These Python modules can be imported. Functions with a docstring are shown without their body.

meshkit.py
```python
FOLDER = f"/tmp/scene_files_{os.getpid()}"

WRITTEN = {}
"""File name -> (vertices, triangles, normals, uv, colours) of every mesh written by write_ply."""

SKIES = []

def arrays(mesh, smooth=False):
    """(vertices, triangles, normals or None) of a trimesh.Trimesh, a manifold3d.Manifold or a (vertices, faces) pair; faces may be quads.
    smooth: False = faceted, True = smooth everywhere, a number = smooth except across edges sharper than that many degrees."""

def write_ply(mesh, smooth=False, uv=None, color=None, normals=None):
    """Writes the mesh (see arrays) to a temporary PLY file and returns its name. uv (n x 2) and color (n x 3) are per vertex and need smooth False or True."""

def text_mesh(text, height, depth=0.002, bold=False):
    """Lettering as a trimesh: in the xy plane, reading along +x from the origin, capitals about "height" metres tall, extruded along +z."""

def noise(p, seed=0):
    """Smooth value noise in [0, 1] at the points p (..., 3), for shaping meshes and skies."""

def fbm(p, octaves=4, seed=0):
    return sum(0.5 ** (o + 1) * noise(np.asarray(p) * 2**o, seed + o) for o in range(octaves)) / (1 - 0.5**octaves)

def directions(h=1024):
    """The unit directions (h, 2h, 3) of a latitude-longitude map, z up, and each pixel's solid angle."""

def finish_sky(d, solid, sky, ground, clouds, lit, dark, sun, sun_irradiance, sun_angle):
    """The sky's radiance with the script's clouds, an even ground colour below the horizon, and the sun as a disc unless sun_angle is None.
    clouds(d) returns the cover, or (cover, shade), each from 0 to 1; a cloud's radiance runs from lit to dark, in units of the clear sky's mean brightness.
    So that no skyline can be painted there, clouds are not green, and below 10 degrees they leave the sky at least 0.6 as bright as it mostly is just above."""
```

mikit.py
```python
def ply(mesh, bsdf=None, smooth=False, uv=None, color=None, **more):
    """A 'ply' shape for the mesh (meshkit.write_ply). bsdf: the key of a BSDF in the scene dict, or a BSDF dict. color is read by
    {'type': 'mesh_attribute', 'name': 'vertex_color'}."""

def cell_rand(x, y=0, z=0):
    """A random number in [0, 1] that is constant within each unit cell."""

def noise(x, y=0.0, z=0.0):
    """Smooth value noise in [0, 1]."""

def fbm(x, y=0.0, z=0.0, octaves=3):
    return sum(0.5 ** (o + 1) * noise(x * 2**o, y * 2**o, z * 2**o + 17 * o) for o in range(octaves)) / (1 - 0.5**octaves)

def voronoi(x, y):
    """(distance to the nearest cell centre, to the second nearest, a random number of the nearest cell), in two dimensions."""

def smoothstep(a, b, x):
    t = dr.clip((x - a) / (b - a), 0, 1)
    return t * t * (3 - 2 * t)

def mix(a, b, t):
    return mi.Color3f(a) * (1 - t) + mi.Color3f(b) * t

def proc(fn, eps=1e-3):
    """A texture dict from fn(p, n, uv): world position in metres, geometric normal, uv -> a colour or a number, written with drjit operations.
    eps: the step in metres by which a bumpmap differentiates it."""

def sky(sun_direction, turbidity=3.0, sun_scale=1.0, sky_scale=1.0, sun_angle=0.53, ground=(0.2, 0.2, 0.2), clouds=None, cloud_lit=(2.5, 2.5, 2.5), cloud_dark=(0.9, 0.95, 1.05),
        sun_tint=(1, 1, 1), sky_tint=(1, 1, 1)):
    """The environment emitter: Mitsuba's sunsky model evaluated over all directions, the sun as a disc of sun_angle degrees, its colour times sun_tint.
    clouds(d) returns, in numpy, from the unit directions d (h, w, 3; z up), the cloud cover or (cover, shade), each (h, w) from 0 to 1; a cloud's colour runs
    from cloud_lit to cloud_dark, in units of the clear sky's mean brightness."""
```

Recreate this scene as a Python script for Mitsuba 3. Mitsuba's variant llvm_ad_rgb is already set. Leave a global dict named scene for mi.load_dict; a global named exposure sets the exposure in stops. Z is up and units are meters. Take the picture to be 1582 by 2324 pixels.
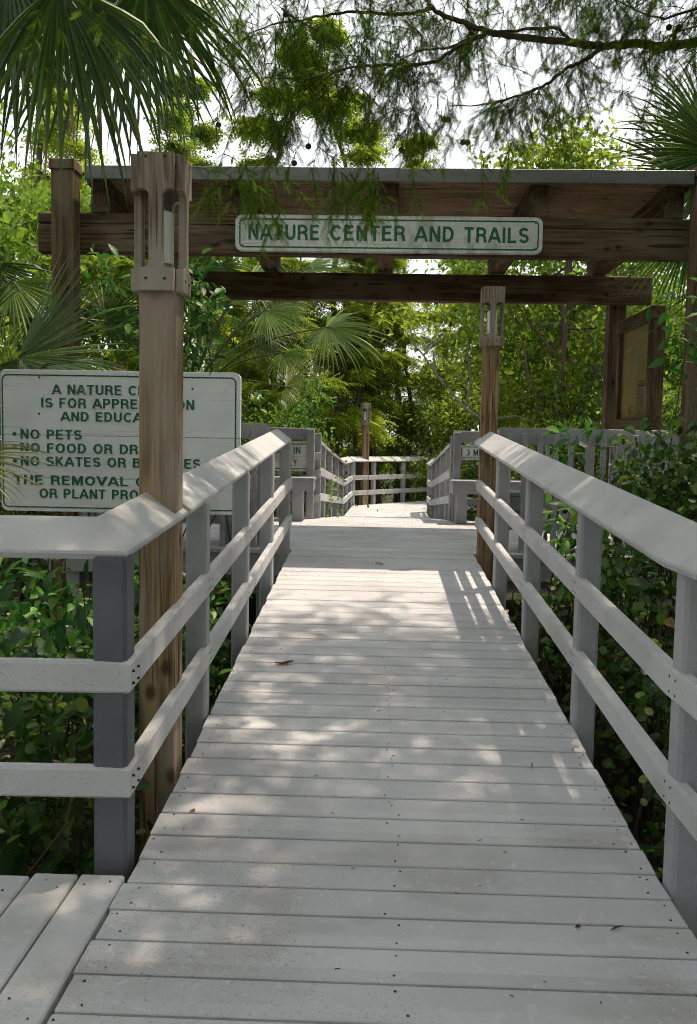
import math
import numpy as np, trimesh, shapely, shapely.affinity, mitsuba as mi, drjit as dr
import mikit, meshkit
from shapely.geometry import Polygon, box as sbox
from mikit import noise, fbm, voronoi, cell_rand, smoothstep, mix, proc

T = mi.ScalarTransform4f
scene, labels = {}, {}

# ------------------------------------------------------------------ camera, sky, exposure
YAW, PITCH, ROLL = -0.0277, math.atan(150 / 1950.0), 0.018
EYE = np.array([0.0, 0.0, 1.4])
FWD = np.array([math.sin(YAW) * math.cos(PITCH), math.cos(YAW) * math.cos(PITCH), -math.sin(PITCH)])
RGT = np.cross(FWD, [0, 0, 1.0]); RGT /= np.linalg.norm(RGT)
UP0 = np.cross(RGT, FWD)
UPV = math.cos(ROLL) * UP0 - math.sin(ROLL) * RGT
scene['camera'] = {'type': 'perspective', 'fov': math.degrees(2 * math.atan(791 / 1950.0)), 'fov_axis': 'x',
                   'near_clip': 0.05, 'far_clip': 600.0,
                   'to_world': T().look_at(origin=EYE.tolist(), target=(EYE + FWD).tolist(), up=UPV.tolist())}
SUN = (0.33, 0.25, 1.0)


def cloud_cover(d):
    f = meshkit.fbm(d * np.array([3.0, 3.0, 5.0]), 4, 3)
    return np.clip(0.92 + 0.4 * (f - 0.5), 0, 1), np.clip(0.8 * (f - 0.5), 0, 0.15)


scene['sky'] = mikit.sky(SUN, turbidity=4.0, sun_scale=1.2, sun_angle=0.8, clouds=cloud_cover, cloud_lit=(4.7, 4.75, 4.85), cloud_dark=(2.8, 2.9, 3.0), ground=(0.06, 0.07, 0.04))
exposure = 1.54


# ------------------------------------------------------------------ materials
def P3(p, a, b, c):
    return p.x * a, p.y * b, p.z * c


def mat(key, color, rough=0.6, spec=0.4, bump=None, bump_scale=0.002, two=True, eps=1e-3, **more):
    b = {'type': 'principled', 'base_color': color if isinstance(color, dict) else {'type': 'rgb', 'value': list(color)}, 'roughness': rough, 'specular': spec, **more}
    if bump is not None:
        b = {'type': 'bumpmap', 'arbitrary': proc(bump, eps), 'scale': bump_scale, 'bsdf': b}
    scene[key] = {'type': 'twosided', 'bsdf': b} if two else b


def composite(a, b, pitch=0.0, pits=0.8):
    """grey recycled plastic lumber: even grey, cloudy tone, small pits and brown scuffs"""
    def fn(p, n, uv):
        f = fbm(*P3(p, 2.3, 2.3, 2.3), octaves=3)
        c = mix(a, b, smoothstep(0.25, 0.75, f))
        if pitch:
            c = c * (0.93 + 0.12 * cell_rand(p.y / pitch, 3))
        scuff = smoothstep(0.55, 0.78, fbm(p.x * 3.1 + 7, p.y * 5.0, p.z * 5.0, octaves=4))
        c = mix(c, c * mi.Color3f(0.84, 0.80, 0.75), scuff * 0.6)
        pit = smoothstep(0.74, 0.86, noise(p.x * 170, p.y * 260, p.z * 200)) * smoothstep(0.4, 0.62, fbm(p.x * 2.0, p.y * 2.0, p.z * 2 + 3, octaves=2))
        c = mix(c, c * mi.Color3f(0.40, 0.36, 0.32), pit * pits)
        fleck = smoothstep(0.80, 0.90, noise(p.x * 60 + 11, p.y * 60, p.z * 60))
        return mix(c, mi.Color3f(b) * 1.12, fleck * 0.3)
    return fn


def bump_composite(p, n, uv):
    return 0.6 * noise(p.x * 160, p.y * 160, p.z * 160) + noise(p.x * 25, p.y * 25, p.z * 25)


def lumber(dark, light, grey, axis, ring=55.0, knots=True):
    """sawn timber with the grain along one axis"""
    def fn(p, n, uv):
        q = [p.x, p.y, p.z]
        l = q[axis]
        o = [q[i] for i in range(3) if i != axis]
        w = 0.09 * (fbm(o[0] * 9, o[1] * 9, l * 1.3, octaves=3) - 0.5)
        g = noise((o[0] + w) * ring * 1.5, (o[1] + w) * ring * 1.5, l * 0.7)
        h = noise(o[0] * 240, o[1] * 240, l * 6)
        c = mix(dark, light, smoothstep(0.15, 0.8, 0.65 * g + 0.35 * h))
        c = mix(c, grey, smoothstep(0.42, 0.75, fbm(o[0] * 5 + 3, o[1] * 5, l * 1.6, octaves=3)) * 0.8)
        crack = smoothstep(0.75, 0.86, noise(o[0] * 90, o[1] * 90, l * 2.2))
        c = mix(c, mi.Color3f(dark) * 0.3, crack * 0.8)
        streak = smoothstep(0.56, 0.78, fbm(o[0] * 13 + 9, o[1] * 13, l * 1.1 + 4, octaves=4))
        c = mix(c, mi.Color3f(dark) * 0.7, streak * 0.55)
        if knots:
            k1, _, k3 = voronoi((o[0] + o[1]) * 5.0, l * 3.2)
            k = (1 - smoothstep(0.05, 0.16, k1)) * smoothstep(0.50, 0.54, k3)
            c = mix(c, mi.Color3f(dark) * 0.5, k * 0.85)
        return c
    return fn


def bump_lumber(axis):
    def fn(p, n, uv):
        q = [p.x, p.y, p.z]
        l = q[axis]
        o = [q[i] for i in range(3) if i != axis]
        return noise(o[0] * 110, o[1] * 110, l * 2.0) + 0.5 * noise(o[0] * 300, o[1] * 300, l * 9)
    return fn


PITCH_D = 0.1575
mat('composite_deck', proc(composite((.465, .463, .49), (.55, .548, .575), PITCH_D, .4)), 0.62, 0.3, bump_composite, 0.0010)
mat('composite_side_deck', proc(composite((.475, .473, .50), (.55, .548, .575), 0.0, .4)), 0.62, 0.3, bump_composite, 0.0010)
mat('composite_rail', proc(composite((.43, .43, .45), (.51, .51, .53), pits=.35)), 0.6, 0.3, bump_composite, 0.0010)
mat('composite_post', proc(composite((.30, .305, .33), (.37, .375, .40), pits=.35)), 0.6, 0.3, bump_composite, 0.0012)
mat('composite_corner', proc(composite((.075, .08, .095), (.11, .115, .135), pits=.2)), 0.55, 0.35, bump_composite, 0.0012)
mat('timber_post', proc(lumber((.10, .060, .030), (.37, .255, .145), (.33, .275, .22), 2)), 0.75, 0.2, bump_lumber(2), 0.0012)
mat('timber_head', proc(lumber((.13, .095, .070), (.33, .27, .215), (.38, .345, .305), 2, 75, False)), 0.8, 0.15, bump_lumber(2), 0.0028)
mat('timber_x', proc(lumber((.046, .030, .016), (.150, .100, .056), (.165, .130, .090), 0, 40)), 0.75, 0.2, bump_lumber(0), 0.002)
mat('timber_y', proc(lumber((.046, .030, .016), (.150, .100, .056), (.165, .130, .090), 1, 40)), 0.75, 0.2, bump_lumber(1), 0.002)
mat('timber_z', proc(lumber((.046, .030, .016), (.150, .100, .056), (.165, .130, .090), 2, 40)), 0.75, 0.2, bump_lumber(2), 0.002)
mat('timber_ceiling', proc(lumber((.13, .078, .042), (.31, .20, .115), (.26, .195, .135), 0, 50)), 0.75, 0.2, bump_lumber(0), 0.002)
mat('metal_flashing', proc(lambda p, n, uv: mix((.12, .125, .125), (.24, .245, .245), fbm(p.x * 3, p.y * 3, p.z * 8, octaves=3))), 0.45, 0.5, metallic=0.5)
mat('screw_dark', (.03, .026, .022), 0.6, 0.3)
mat('rust', (.13, .05, .02), 0.8, 0.2)
mat('bolt_metal', (.10, .10, .10), 0.45, 0.5, metallic=0.6)


def paint_white(p, n, uv):
    g = noise(p.x * 1.6, p.y * 3, (p.z + 0.05 * fbm(p.x * 3, 1.0, p.z * 5, octaves=2)) * 85)
    c = mix((.71, .73, .765), (.81, .83, .86), smoothstep(0.1, 0.7, fbm(p.x * 3, p.y, p.z * 5, octaves=3)))
    c = mix(c, (.46, .46, .46), smoothstep(0.70, 0.92, g) * 0.6)
    stain = smoothstep(0.58, 0.80, fbm(p.x * 6 + 5, p.y, p.z * 3, octaves=4))
    return mix(c, (.42, .39, .33), stain * 0.3)


def bump_paint(p, n, uv):
    return noise(p.x * 1.6, p.y * 3, (p.z + 0.05 * fbm(p.x * 3, 1.0, p.z * 5, octaves=2)) * 85) + 0.3 * noise(p.x * 8, p.y, p.z * 220)


def paint_weathered(p, n, uv):
    c = paint_white(p, n, uv) * mi.Color3f(0.80, 0.80, 0.73)
    grime = smoothstep(0.45, 0.72, fbm(p.x * 9, 2.0, p.z * 4, octaves=4))
    return mix(c, (.30, .27, .21), grime * 0.55)


mat('sign_paint', proc(paint_white), 0.6, 0.3, bump_paint, 0.0022)
mat('sign_paint_weathered', proc(paint_weathered), 0.65, 0.3, bump_paint, 0.0018)
mat('sign_green', proc(lambda p, n, uv: mix((.010, .09, .050), (.022, .15, .085), fbm(p.x * 14, p.y, p.z * 14, octaves=3))), 0.5, 0.4)
mat('lamp_lens', (.72, .73, .66), 0.35, 0.5)
mat('lamp_base', (.17, .18, .20), 0.5, 0.4)
mat('map_panel', proc(lambda p, n, uv: mix((.21, .15, .055), (.29, .21, .085), fbm(p.x * 5, p.y * 5, p.z * 5, octaves=3))), 0.35, 0.5)
mat('map_blue', (.13, .30, .33), 0.5, 0.4)
mat('map_ink', (.05, .045, .03), 0.6, 0.3)
mat('ground_litter', proc(lambda p, n, uv: mix(mix((.016, .012, .009), (.050, .036, .025), fbm(p.x * 6, p.y * 6, 0.0, octaves=5)), (.03, .045, .015), smoothstep(0.5, 0.7, fbm(p.x * .9, p.y * .9, 3.0, octaves=3)))), 0.9, 0.2,
    lambda p, n, uv: fbm(p.x * 14, p.y * 14, 0.0, octaves=4), 0.02)
mat('bark_grey', proc(lambda p, n, uv: mix((.11, .095, .08), (.30, .27, .235), fbm(p.x * 16, p.y * 16, p.z * 5, octaves=4))), 0.85, 0.2, lambda p, n, uv: fbm(p.x * 30, p.y * 30, p.z * 8, octaves=3), 0.006)
mat('bark_brown', proc(lambda p, n, uv: mix((.045, .032, .024), (.16, .12, .09), fbm(p.x * 22, p.y * 22, p.z * 4, octaves=4))), 0.88, 0.2, lambda p, n, uv: fbm(p.x * 40, p.y * 40, p.z * 6, octaves=3), 0.006)
mat('twig', (.07, .05, .035), 0.8, 0.2)
mat('cone', (.055, .06, .035), 0.7, 0.3)


def leafmat(key, trans=0.9, gloss=0.0, rough=0.35):
    """thin leaf: diffuse on both sides, light passing through, a waxy surface where gloss > 0"""
    b = {'type': 'principledthin', 'base_color': {'type': 'mesh_attribute', 'name': 'vertex_color'}, 'roughness': .6, 'diff_trans': trans, 'eta': 1.45}
    if gloss:
        b = {'type': 'blendbsdf', 'weight': gloss, 'first': b, 'second': {'type': 'twosided', 'bsdf': {'type': 'roughconductor', 'material': 'none', 'alpha': rough}}}
    scene[key] = b


leafmat('leaf_glossy', 0.8, .035, .25)
leafmat('leaf_soft', 1.3, .015, .3)
leafmat('leaf_feather', 1.3)
leafmat('leaf_palm', 0.7, .055, .24)


# ------------------------------------------------------------------ mesh helpers
def _cham_topology():
    pts = []
    for sx in (-1, 1):
        for sy in (-1, 1):
            for sz in (-1, 1):
                for a in range(3):
                    d = [1, 1, 1]; d[a] = 0
                    pts.append([sx * (1 - .2 * d[0]), sy * (1 - .2 * d[1]), sz * (1 - .2 * d[2])])
    # vertex a: lies on the face of axis a (full extent on a, inset on others)
    pts = np.array(pts)
    h = trimesh.convex.convex_hull(pts)
    order = [int(np.argmin(np.linalg.norm(pts - v, axis=1))) for v in h.vertices]
    return np.array(order)[h.faces]


CF = _cham_topology()
CS = np.array([[sx, sy, sz] for sx in (-1, 1) for sy in (-1, 1) for sz in (-1, 1) for a in range(3)], float)
CD = np.array([[0 if a == k else 1 for k in range(3)] for _ in range(8) for a in range(3)], float)


def cbox(lo, hi, c=0.006):
    lo, hi = np.asarray(lo, float), np.asarray(hi, float)
    half = (hi - lo) / 2
    c = min(c, half.min() * 0.8)
    return (lo + hi) / 2 + CS * (half - CD * c), CF


def join(parts):
    V, F, n = [], [], 0
    for v, f in parts:
        V.append(np.asarray(v)); F.append(np.asarray(f) + n); n += len(v)
    return np.vstack(V), np.vstack(F)


def tri(m):
    return np.array(m.vertices), np.array(m.faces)


def sweep(path, profile, side=1.0, ends=(True, True)):
    """profile (n,2) of (outward, up) swept along a polyline with mitred corners -> one mesh per segment"""
    path = np.asarray(path, float)
    d = np.diff(path[:, :2], axis=0); d /= np.linalg.norm(d, axis=1, keepdims=True)
    nrm = np.stack([-d[:, 1], d[:, 0]], 1) * side
    rings = []
    for i in range(len(path)):
        a, b = nrm[max(i - 1, 0)], nrm[min(i, len(d) - 1)]
        m = a + b; m /= np.linalg.norm(m); m /= max(m @ a, 0.3)
        rings.append(np.stack([path[i, 0] + profile[:, 0] * m[0], path[i, 1] + profile[:, 0] * m[1], path[i, 2] + profile[:, 1]], 1))
    n, out = len(profile), []
    for i in range(len(path) - 1):
        v = np.vstack([rings[i], rings[i + 1]])
        k = np.arange(n); k2 = (k + 1) % n
        f = np.vstack([np.stack([k, k2, k2 + n], 1), np.stack([k, k2 + n, k + n], 1),
                       np.stack([np.zeros(n - 2, int), k[2:], k[1:-1]], 1), n + np.stack([np.zeros(n - 2, int), k[1:-1], k[2:]], 1)])
        out.append((v, f))
    return out


def rect_profile(o0, o1, z0, z1, c=0.006):
    return np.array([[o0 + c, z0], [o1 - c, z0], [o1, z0 + c], [o1, z1 - c], [o1 - c, z1], [o0 + c, z1], [o0, z1 - c], [o0, z0 + c]])


def cap_profile(o, z, w, t, ang, c=0.007):
    """a tilted board: (o, z) is the inner edge of its upper face, which rises outwards at ang"""
    u, v = np.array([math.cos(ang), math.sin(ang)]), np.array([math.sin(ang), -math.cos(ang)])
    b = np.array([o, z])
    q = [(c, 0), (0, c), (0, t - c), (c, t), (w - c, t), (w, t - c), (w, c), (w - c, 0)]
    return np.array([b + u * i + v * j for i, j in q])


def tube(pts, rad, sides=6, cap=True):
    p = np.asarray(pts, float)
    r = np.broadcast_to(np.asarray(rad, float), (len(p),))
    t = np.gradient(p, axis=0); t /= np.linalg.norm(t, axis=1, keepdims=True) + 1e-12
    ref = np.array([0.31, 0.77, 0.55]) if abs(t[0] @ np.array([0.31, 0.77, 0.55])) < .9 else np.array([1.0, 0, 0])
    a = np.cross(t, ref); a /= np.linalg.norm(a, axis=1, keepdims=True) + 1e-12
    b = np.cross(t, a)
    an = np.arange(sides) * 2 * np.pi / sides
    v = (p[:, None] + r[:, None, None] * (np.cos(an)[None, :, None] * a[:, None] + np.sin(an)[None, :, None] * b[:, None])).reshape(-1, 3)
    i, j = np.meshgrid(np.arange(len(p) - 1), np.arange(sides), indexing='ij')
    q = np.stack([i * sides + j, i * sides + (j + 1) % sides, (i + 1) * sides + (j + 1) % sides, (i + 1) * sides + j], -1).reshape(-1, 4)
    return v, np.vstack([q[:, [0, 1, 2]], q[:, [0, 2, 3]]])


def smooth_path(pts, n=4):
    """Catmull-Rom through the points"""
    p = np.asarray(pts, float)
    P = np.vstack([2 * p[0] - p[1], p, 2 * p[-1] - p[-2]])
    out = []
    for i in range(1, len(P) - 2):
        for t in np.arange(n) / n:
            out.append(0.5 * (2 * P[i] + (P[i + 1] - P[i - 1]) * t + (2 * P[i - 1] - 5 * P[i] + 4 * P[i + 1] - P[i + 2]) * t * t + (3 * P[i] - P[i - 1] - 3 * P[i + 1] + P[i + 2]) * t ** 3))
    return np.vstack(out + [P[-2]])


def extrude_xz(poly, y0, y1):
    """a polygon drawn in (x, z), made a slab from y0 (front) to y1"""
    geoms = getattr(poly, 'geoms', [poly])
    ms = []
    for g in geoms:
        v, f = tri(trimesh.creation.extrude_polygon(g, y1 - y0, engine='earcut'))
        ms.append((np.stack([v[:, 0], y1 - v[:, 2], v[:, 1]], 1), f))
    return join(ms)


def key_for(name, parent=None):
    base = (parent + '__' if parent else '') + name
    k, i = base, 0
    while k in USED:
        i += 1; k = f'{base}_{i:03d}'
    USED.add(k)
    return k


USED = set()


def obj(name, mesh, bsdf, parent=None, smooth=False, color=None, **more):
    k = key_for(name, parent)
    scene[k] = mikit.ply(mesh, bsdf, smooth=smooth, color=color, **more)
    return k


def copy_obj(name, src, parent, matrix):
    k = key_for(name, parent)
    scene[k] = {**src, 'to_world': T(matrix)}
    return k


def thing(name, label=None, cat=None, group=None, kind=None):
    k = key_for(name)
    tag(k, label, cat, group, kind)
    return k


def tag(k, label=None, cat=None, group=None, kind=None):
    e = {}
    if label: e['label'] = label
    if cat: e['category'] = cat
    if group: e['group'] = group
    if kind: e['kind'] = kind
    labels[k] = e


def rotz(a):
    c, s = math.cos(a), math.sin(a)
    return np.array([[c, -s, 0], [s, c, 0], [0, 0, 1.0]])


def moved(m, R=None, t=(0, 0, 0)):
    v = np.asarray(m[0])
    if R is not None: v = v @ np.asarray(R).T
    return v + np.asarray(t), m[1]


# ------------------------------------------------------------------ the boardwalk
Y0, Y1, Y2, Y3 = 2.78, 8.10, 11.80, 17.1
ZU = 0.404


def zdeck(y):
    return float(np.interp(y, [Y0, Y1, Y2, Y3], [0, ZU, ZU, 0]))


XL, XR = -0.765, 0.965
rng = np.random.default_rng(5)
GROUND = -0.62


def ground_sheet():
    xs = np.unique(np.concatenate([np.linspace(-400, -20, 12), np.linspace(-20, 20, 60), np.linspace(20, 400, 12)]))
    ys = np.unique(np.concatenate([np.linspace(-300, -6, 10), np.linspace(-6, 34, 60), np.linspace(34, 420, 12)]))
    X, Y = np.meshgrid(xs, ys, indexing='ij')
    Z = GROUND + 0.22 * (meshkit.fbm(np.stack([X * .45, Y * .45, X * 0], -1), 3, 4) - .5)
    v = np.stack([X, Y, Z], -1).reshape(-1, 3)
    i, j = np.meshgrid(np.arange(len(xs) - 1), np.arange(len(ys) - 1), indexing='ij')
    a = i * len(ys) + j
    q = np.stack([a, a + len(ys), a + len(ys) + 1, a + 1], -1).reshape(-1, 4)
    return v, np.vstack([q[:, [0, 1, 2]], q[:, [0, 2, 3]]])


g = obj('ground', ground_sheet(), 'ground_litter', smooth=True)
tag(g, 'dark swamp floor of leaf litter under the boardwalk', 'ground', kind='structure')


def plank_row(parent, ya, yb, x0, x1, bsdf, thick=0.04, jitter=0.006, gap=0.0105):
    """planks lying across the walk, following the deck's slope"""
    y = ya
    while y < yb - 0.02:
        a, b = y + gap / 2, min(y + PITCH_D, yb) - gap / 2
        y += PITCH_D
        v, f = cbox([x0 + rng.uniform(-jitter, jitter), a, -thick], [x1 + rng.uniform(-jitter, jitter), b, 0], 0.0035)
        zz = np.array([zdeck(t) for t in v[:, 1]])
        dz = rng.uniform(-.0012, .0012)
        v = v + np.stack([0 * zz, 0 * zz + rng.uniform(-.0012, .0012), zz + dz], 1)
        obj('plank', (v, f), bsdf, parent)


def screw_dots(rows, r=0.0038):
    """small countersunk screw heads"""
    an = np.arange(8) * np.pi / 4
    ms = []
    for x, y, z in rows:
        rr = r * rng.uniform(.8, 1.15)
        top = np.stack([x + rr * np.cos(an), y + rr * np.sin(an), 0 * an + z + .0012], 1)
        low = np.stack([x + rr * np.cos(an), y + rr * np.sin(an), 0 * an + z - .01], 1)
        v = np.vstack([top, low, [[x, y, z + .0002]]])
        k = np.arange(8); k2 = (k + 1) % 8
        f = np.vstack([np.stack([k, k2, k * 0 + 16], 1), np.stack([k, k + 8, k2], 1), np.stack([k2, k + 8, k2 + 8], 1)])
        ms.append((v, f))
    return join(ms)


def deck_screws(ya, yb, xs):
    rows, y = [], ya
    while y < yb - .05:
        for x in xs:
            for o in (0.032, PITCH_D - 0.032):
                if rng.random() < .85:
                    yy = y + o + rng.normal(0, .005)
                    rows.append((x + rng.normal(0, .014), yy, zdeck(yy)))
            if rng.random() < .12:
                yy = y + rng.uniform(.02, .13); rows.append((x + rng.normal(0, .03), yy, zdeck(yy)))
        y += PITCH_D
    return rows


def stringer(x, ya, yb, w=0.05, h=0.19, drop=0.041):
    pr = rect_profile(-w / 2, w / 2, -drop - h, -drop, .004)
    return sweep([[x, ya, zdeck(ya)], [x, yb, zdeck(yb)]], pr, 1)[0]


# lower deck + ramp
low = thing('lower_deck', 'level grey plastic planks of the boardwalk in the foreground', 'deck', kind='structure')
YA = Y0 - 30 * PITCH_D
plank_row(low, YA, Y0, XL, XR, 'composite_deck')
k = obj('screw', screw_dots(deck_screws(Y0 - 14 * PITCH_D, Y0, (XL + .05, .10, XR - .05))), 'screw_dark', low); tag(k, kind='stuff')
for x in (XL + .06, .1, XR - .06):
    obj('stringer', stringer(x, YA, Y0), 'composite_post', low)
ramp = thing('ramp', 'grey plank ramp rising gently from the foreground to the pavilion', 'ramp', kind='structure')
plank_row(ramp, Y0, Y1, XL, XR, 'composite_deck')
k = obj('screw', screw_dots(deck_screws(Y0, Y1, (XL + .05, .10, XR - .05))), 'screw_dark', ramp); tag(k, kind='stuff')
for x in (XL + .06, .1, XR - .06):
    obj('stringer', stringer(x, Y0, Y1), 'composite_post', ramp)
# side deck: planks run along the view
sd = thing('side_deck', 'grey plank deck joining from the left, its planks running lengthwise', 'deck', kind='structure')
for i in range(16):
    x1 = XL - 0.012 - i * 0.1515
    v, f = cbox([x1 - 0.144, -2.6, -0.04], [x1, 2.672 - 0.012 * i + rng.uniform(-.006, .006), rng.uniform(-.001, .001)], 0.006)
    obj('plank', (v, f), 'composite_side_deck', sd)
rows = []
for i in range(8):
    for y in (2.60, 1.98, 1.35):
        for o in (.035, .108):
            rows.append((XL - .012 - i * .1515 - o + rng.normal(0, .008), y - .012 * i + rng.normal(0, .02), 0.0))
k = obj('screw', screw_dots(rows), 'screw_dark', sd); tag(k, kind='stuff')
for y in (2.56, 1.3):
    obj('joist', cbox([-3.3, y - .05, -.23], [XL - .02, y, -.041], .004), 'composite_post', sd)
# upper deck
ud = thing('upper_deck', 'shaded level plank floor under the pavilion roof', 'deck', kind='structure')
plank_row(ud, Y1, Y2, -3.15, 3.2, 'composite_deck', jitter=.01)
for y in (Y1 + .06, 9.9, Y2 - .06):
    obj('joist', cbox([-3.1, y - .03, ZU - .26], [3.15, y + .03, ZU - .041], .004), 'composite_post', ud)
for x in (-2.9, -.9, 1.1, 2.95):
    for y in (Y1 + .15, Y2 - .2):
        obj('pile', cbox([x - .08, y - .08, -1.0], [x + .08, y + .08, ZU - .26], .01), 'composite_post', ud)


# far ramp and far deck (planks too small to pick apart: one mesh each)
def far_planks(quads):
    ms = []
    for (xa, xb, y) in quads:
        v, f = cbox([xa, y + .004, -.04], [xb, y + PITCH_D - .004, 0], .004)
        ms.append((v + np.stack([0 * v[:, 0], 0 * v[:, 0], [zdeck(t) for t in v[:, 1]]], 1), f))
    return join(ms)


def lx(y): return float(np.interp(y, [11.8, 20.1], [-.74, -.47]))
def rx(y): return float(np.interp(y, [11.8, 18.6], [1.05, 1.17]))


fr = thing('far_ramp', 'sunlit far plank walkway sloping down beyond the pavilion', 'ramp', kind='structure')
k = obj('planking', far_planks([(lx(y), rx(y), y) for y in np.arange(Y2, Y3, PITCH_D)]), 'composite_deck', fr); tag(k, kind='stuff')
fd = thing('far_deck', 'sunlit far deck where the walkway bends right into the trees', 'deck', kind='structure')
quads = []
for y in np.arange(Y3 + .01, 27, PITCH_D):
    xa = lx(y) if y < 20.1 else -.47 + (y - 20.1) * 0.76
    xb = rx(y) if y < 18.6 else 1.17 + (y - 18.6) * 0.76 + .6 * min(1, (y - 18.6))
    quads.append((xa, xb, y))
k = obj('planking', far_planks(quads), 'composite_deck', fd); tag(k, kind='stuff')


# ------------------------------------------------------------------ railings
def add_post(parent, base, d, side, top_in, top_out, w=0.1, dep=0.1, inset=0.008, bottom=GROUND - .2, bsdf='composite_post'):
    """a post whose inner face stands at 'inset' outward of the path; its top is cut to the slope of the cap"""
    v, f = cbox([-w / 2, inset, bottom], [w / 2, inset + dep, 0.0], 0.012)
    v = v.copy()
    up = v[:, 2] > -0.2
    v[up, 2] += top_in + (top_out - top_in) * (v[up, 1] - inset) / dep
    d = np.asarray(d, float) / np.linalg.norm(d)
    n = np.array([-d[1], d[0]]) * side
    w_ = np.stack([base[0] + v[:, 0] * d[0] + v[:, 1] * n[0], base[1] + v[:, 0] * d[1] + v[:, 1] * n[1], v[:, 2]], 1)
    f2 = f if side > 0 else f[:, ::-1]
    return obj('post', (w_, f2), bsdf, parent)


def side_screws(pts, n, r=.0055):
    """screw heads on upright faces; n = outward horizontal normal"""
    n = np.array([n[0], n[1], 0.0]); t = np.array([-n[1], n[0], 0]); an = np.arange(8) * np.pi / 4
    ms = []
    for p in pts:
        p = np.asarray(p, float)
        ring = p + r * (np.cos(an)[:, None] * t + np.sin(an)[:, None] * np.array([0, 0, 1.0]))
        v = np.vstack([ring + n * .0015, ring - n * .006, [p + n * .0004]])
        k = np.arange(8); k2 = (k + 1) % 8
        ms.append((v, np.vstack([np.stack([k, k2, k * 0 + 16], 1), np.stack([k, k + 8, k2], 1), np.stack([k2, k + 8, k2 + 8], 1)])))
    return join(ms)


def P(x, y):
    return [x, y, zdeck(y)]


A37 = math.radians(37)
CAPW, CAPT = 0.185, 0.038
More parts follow.
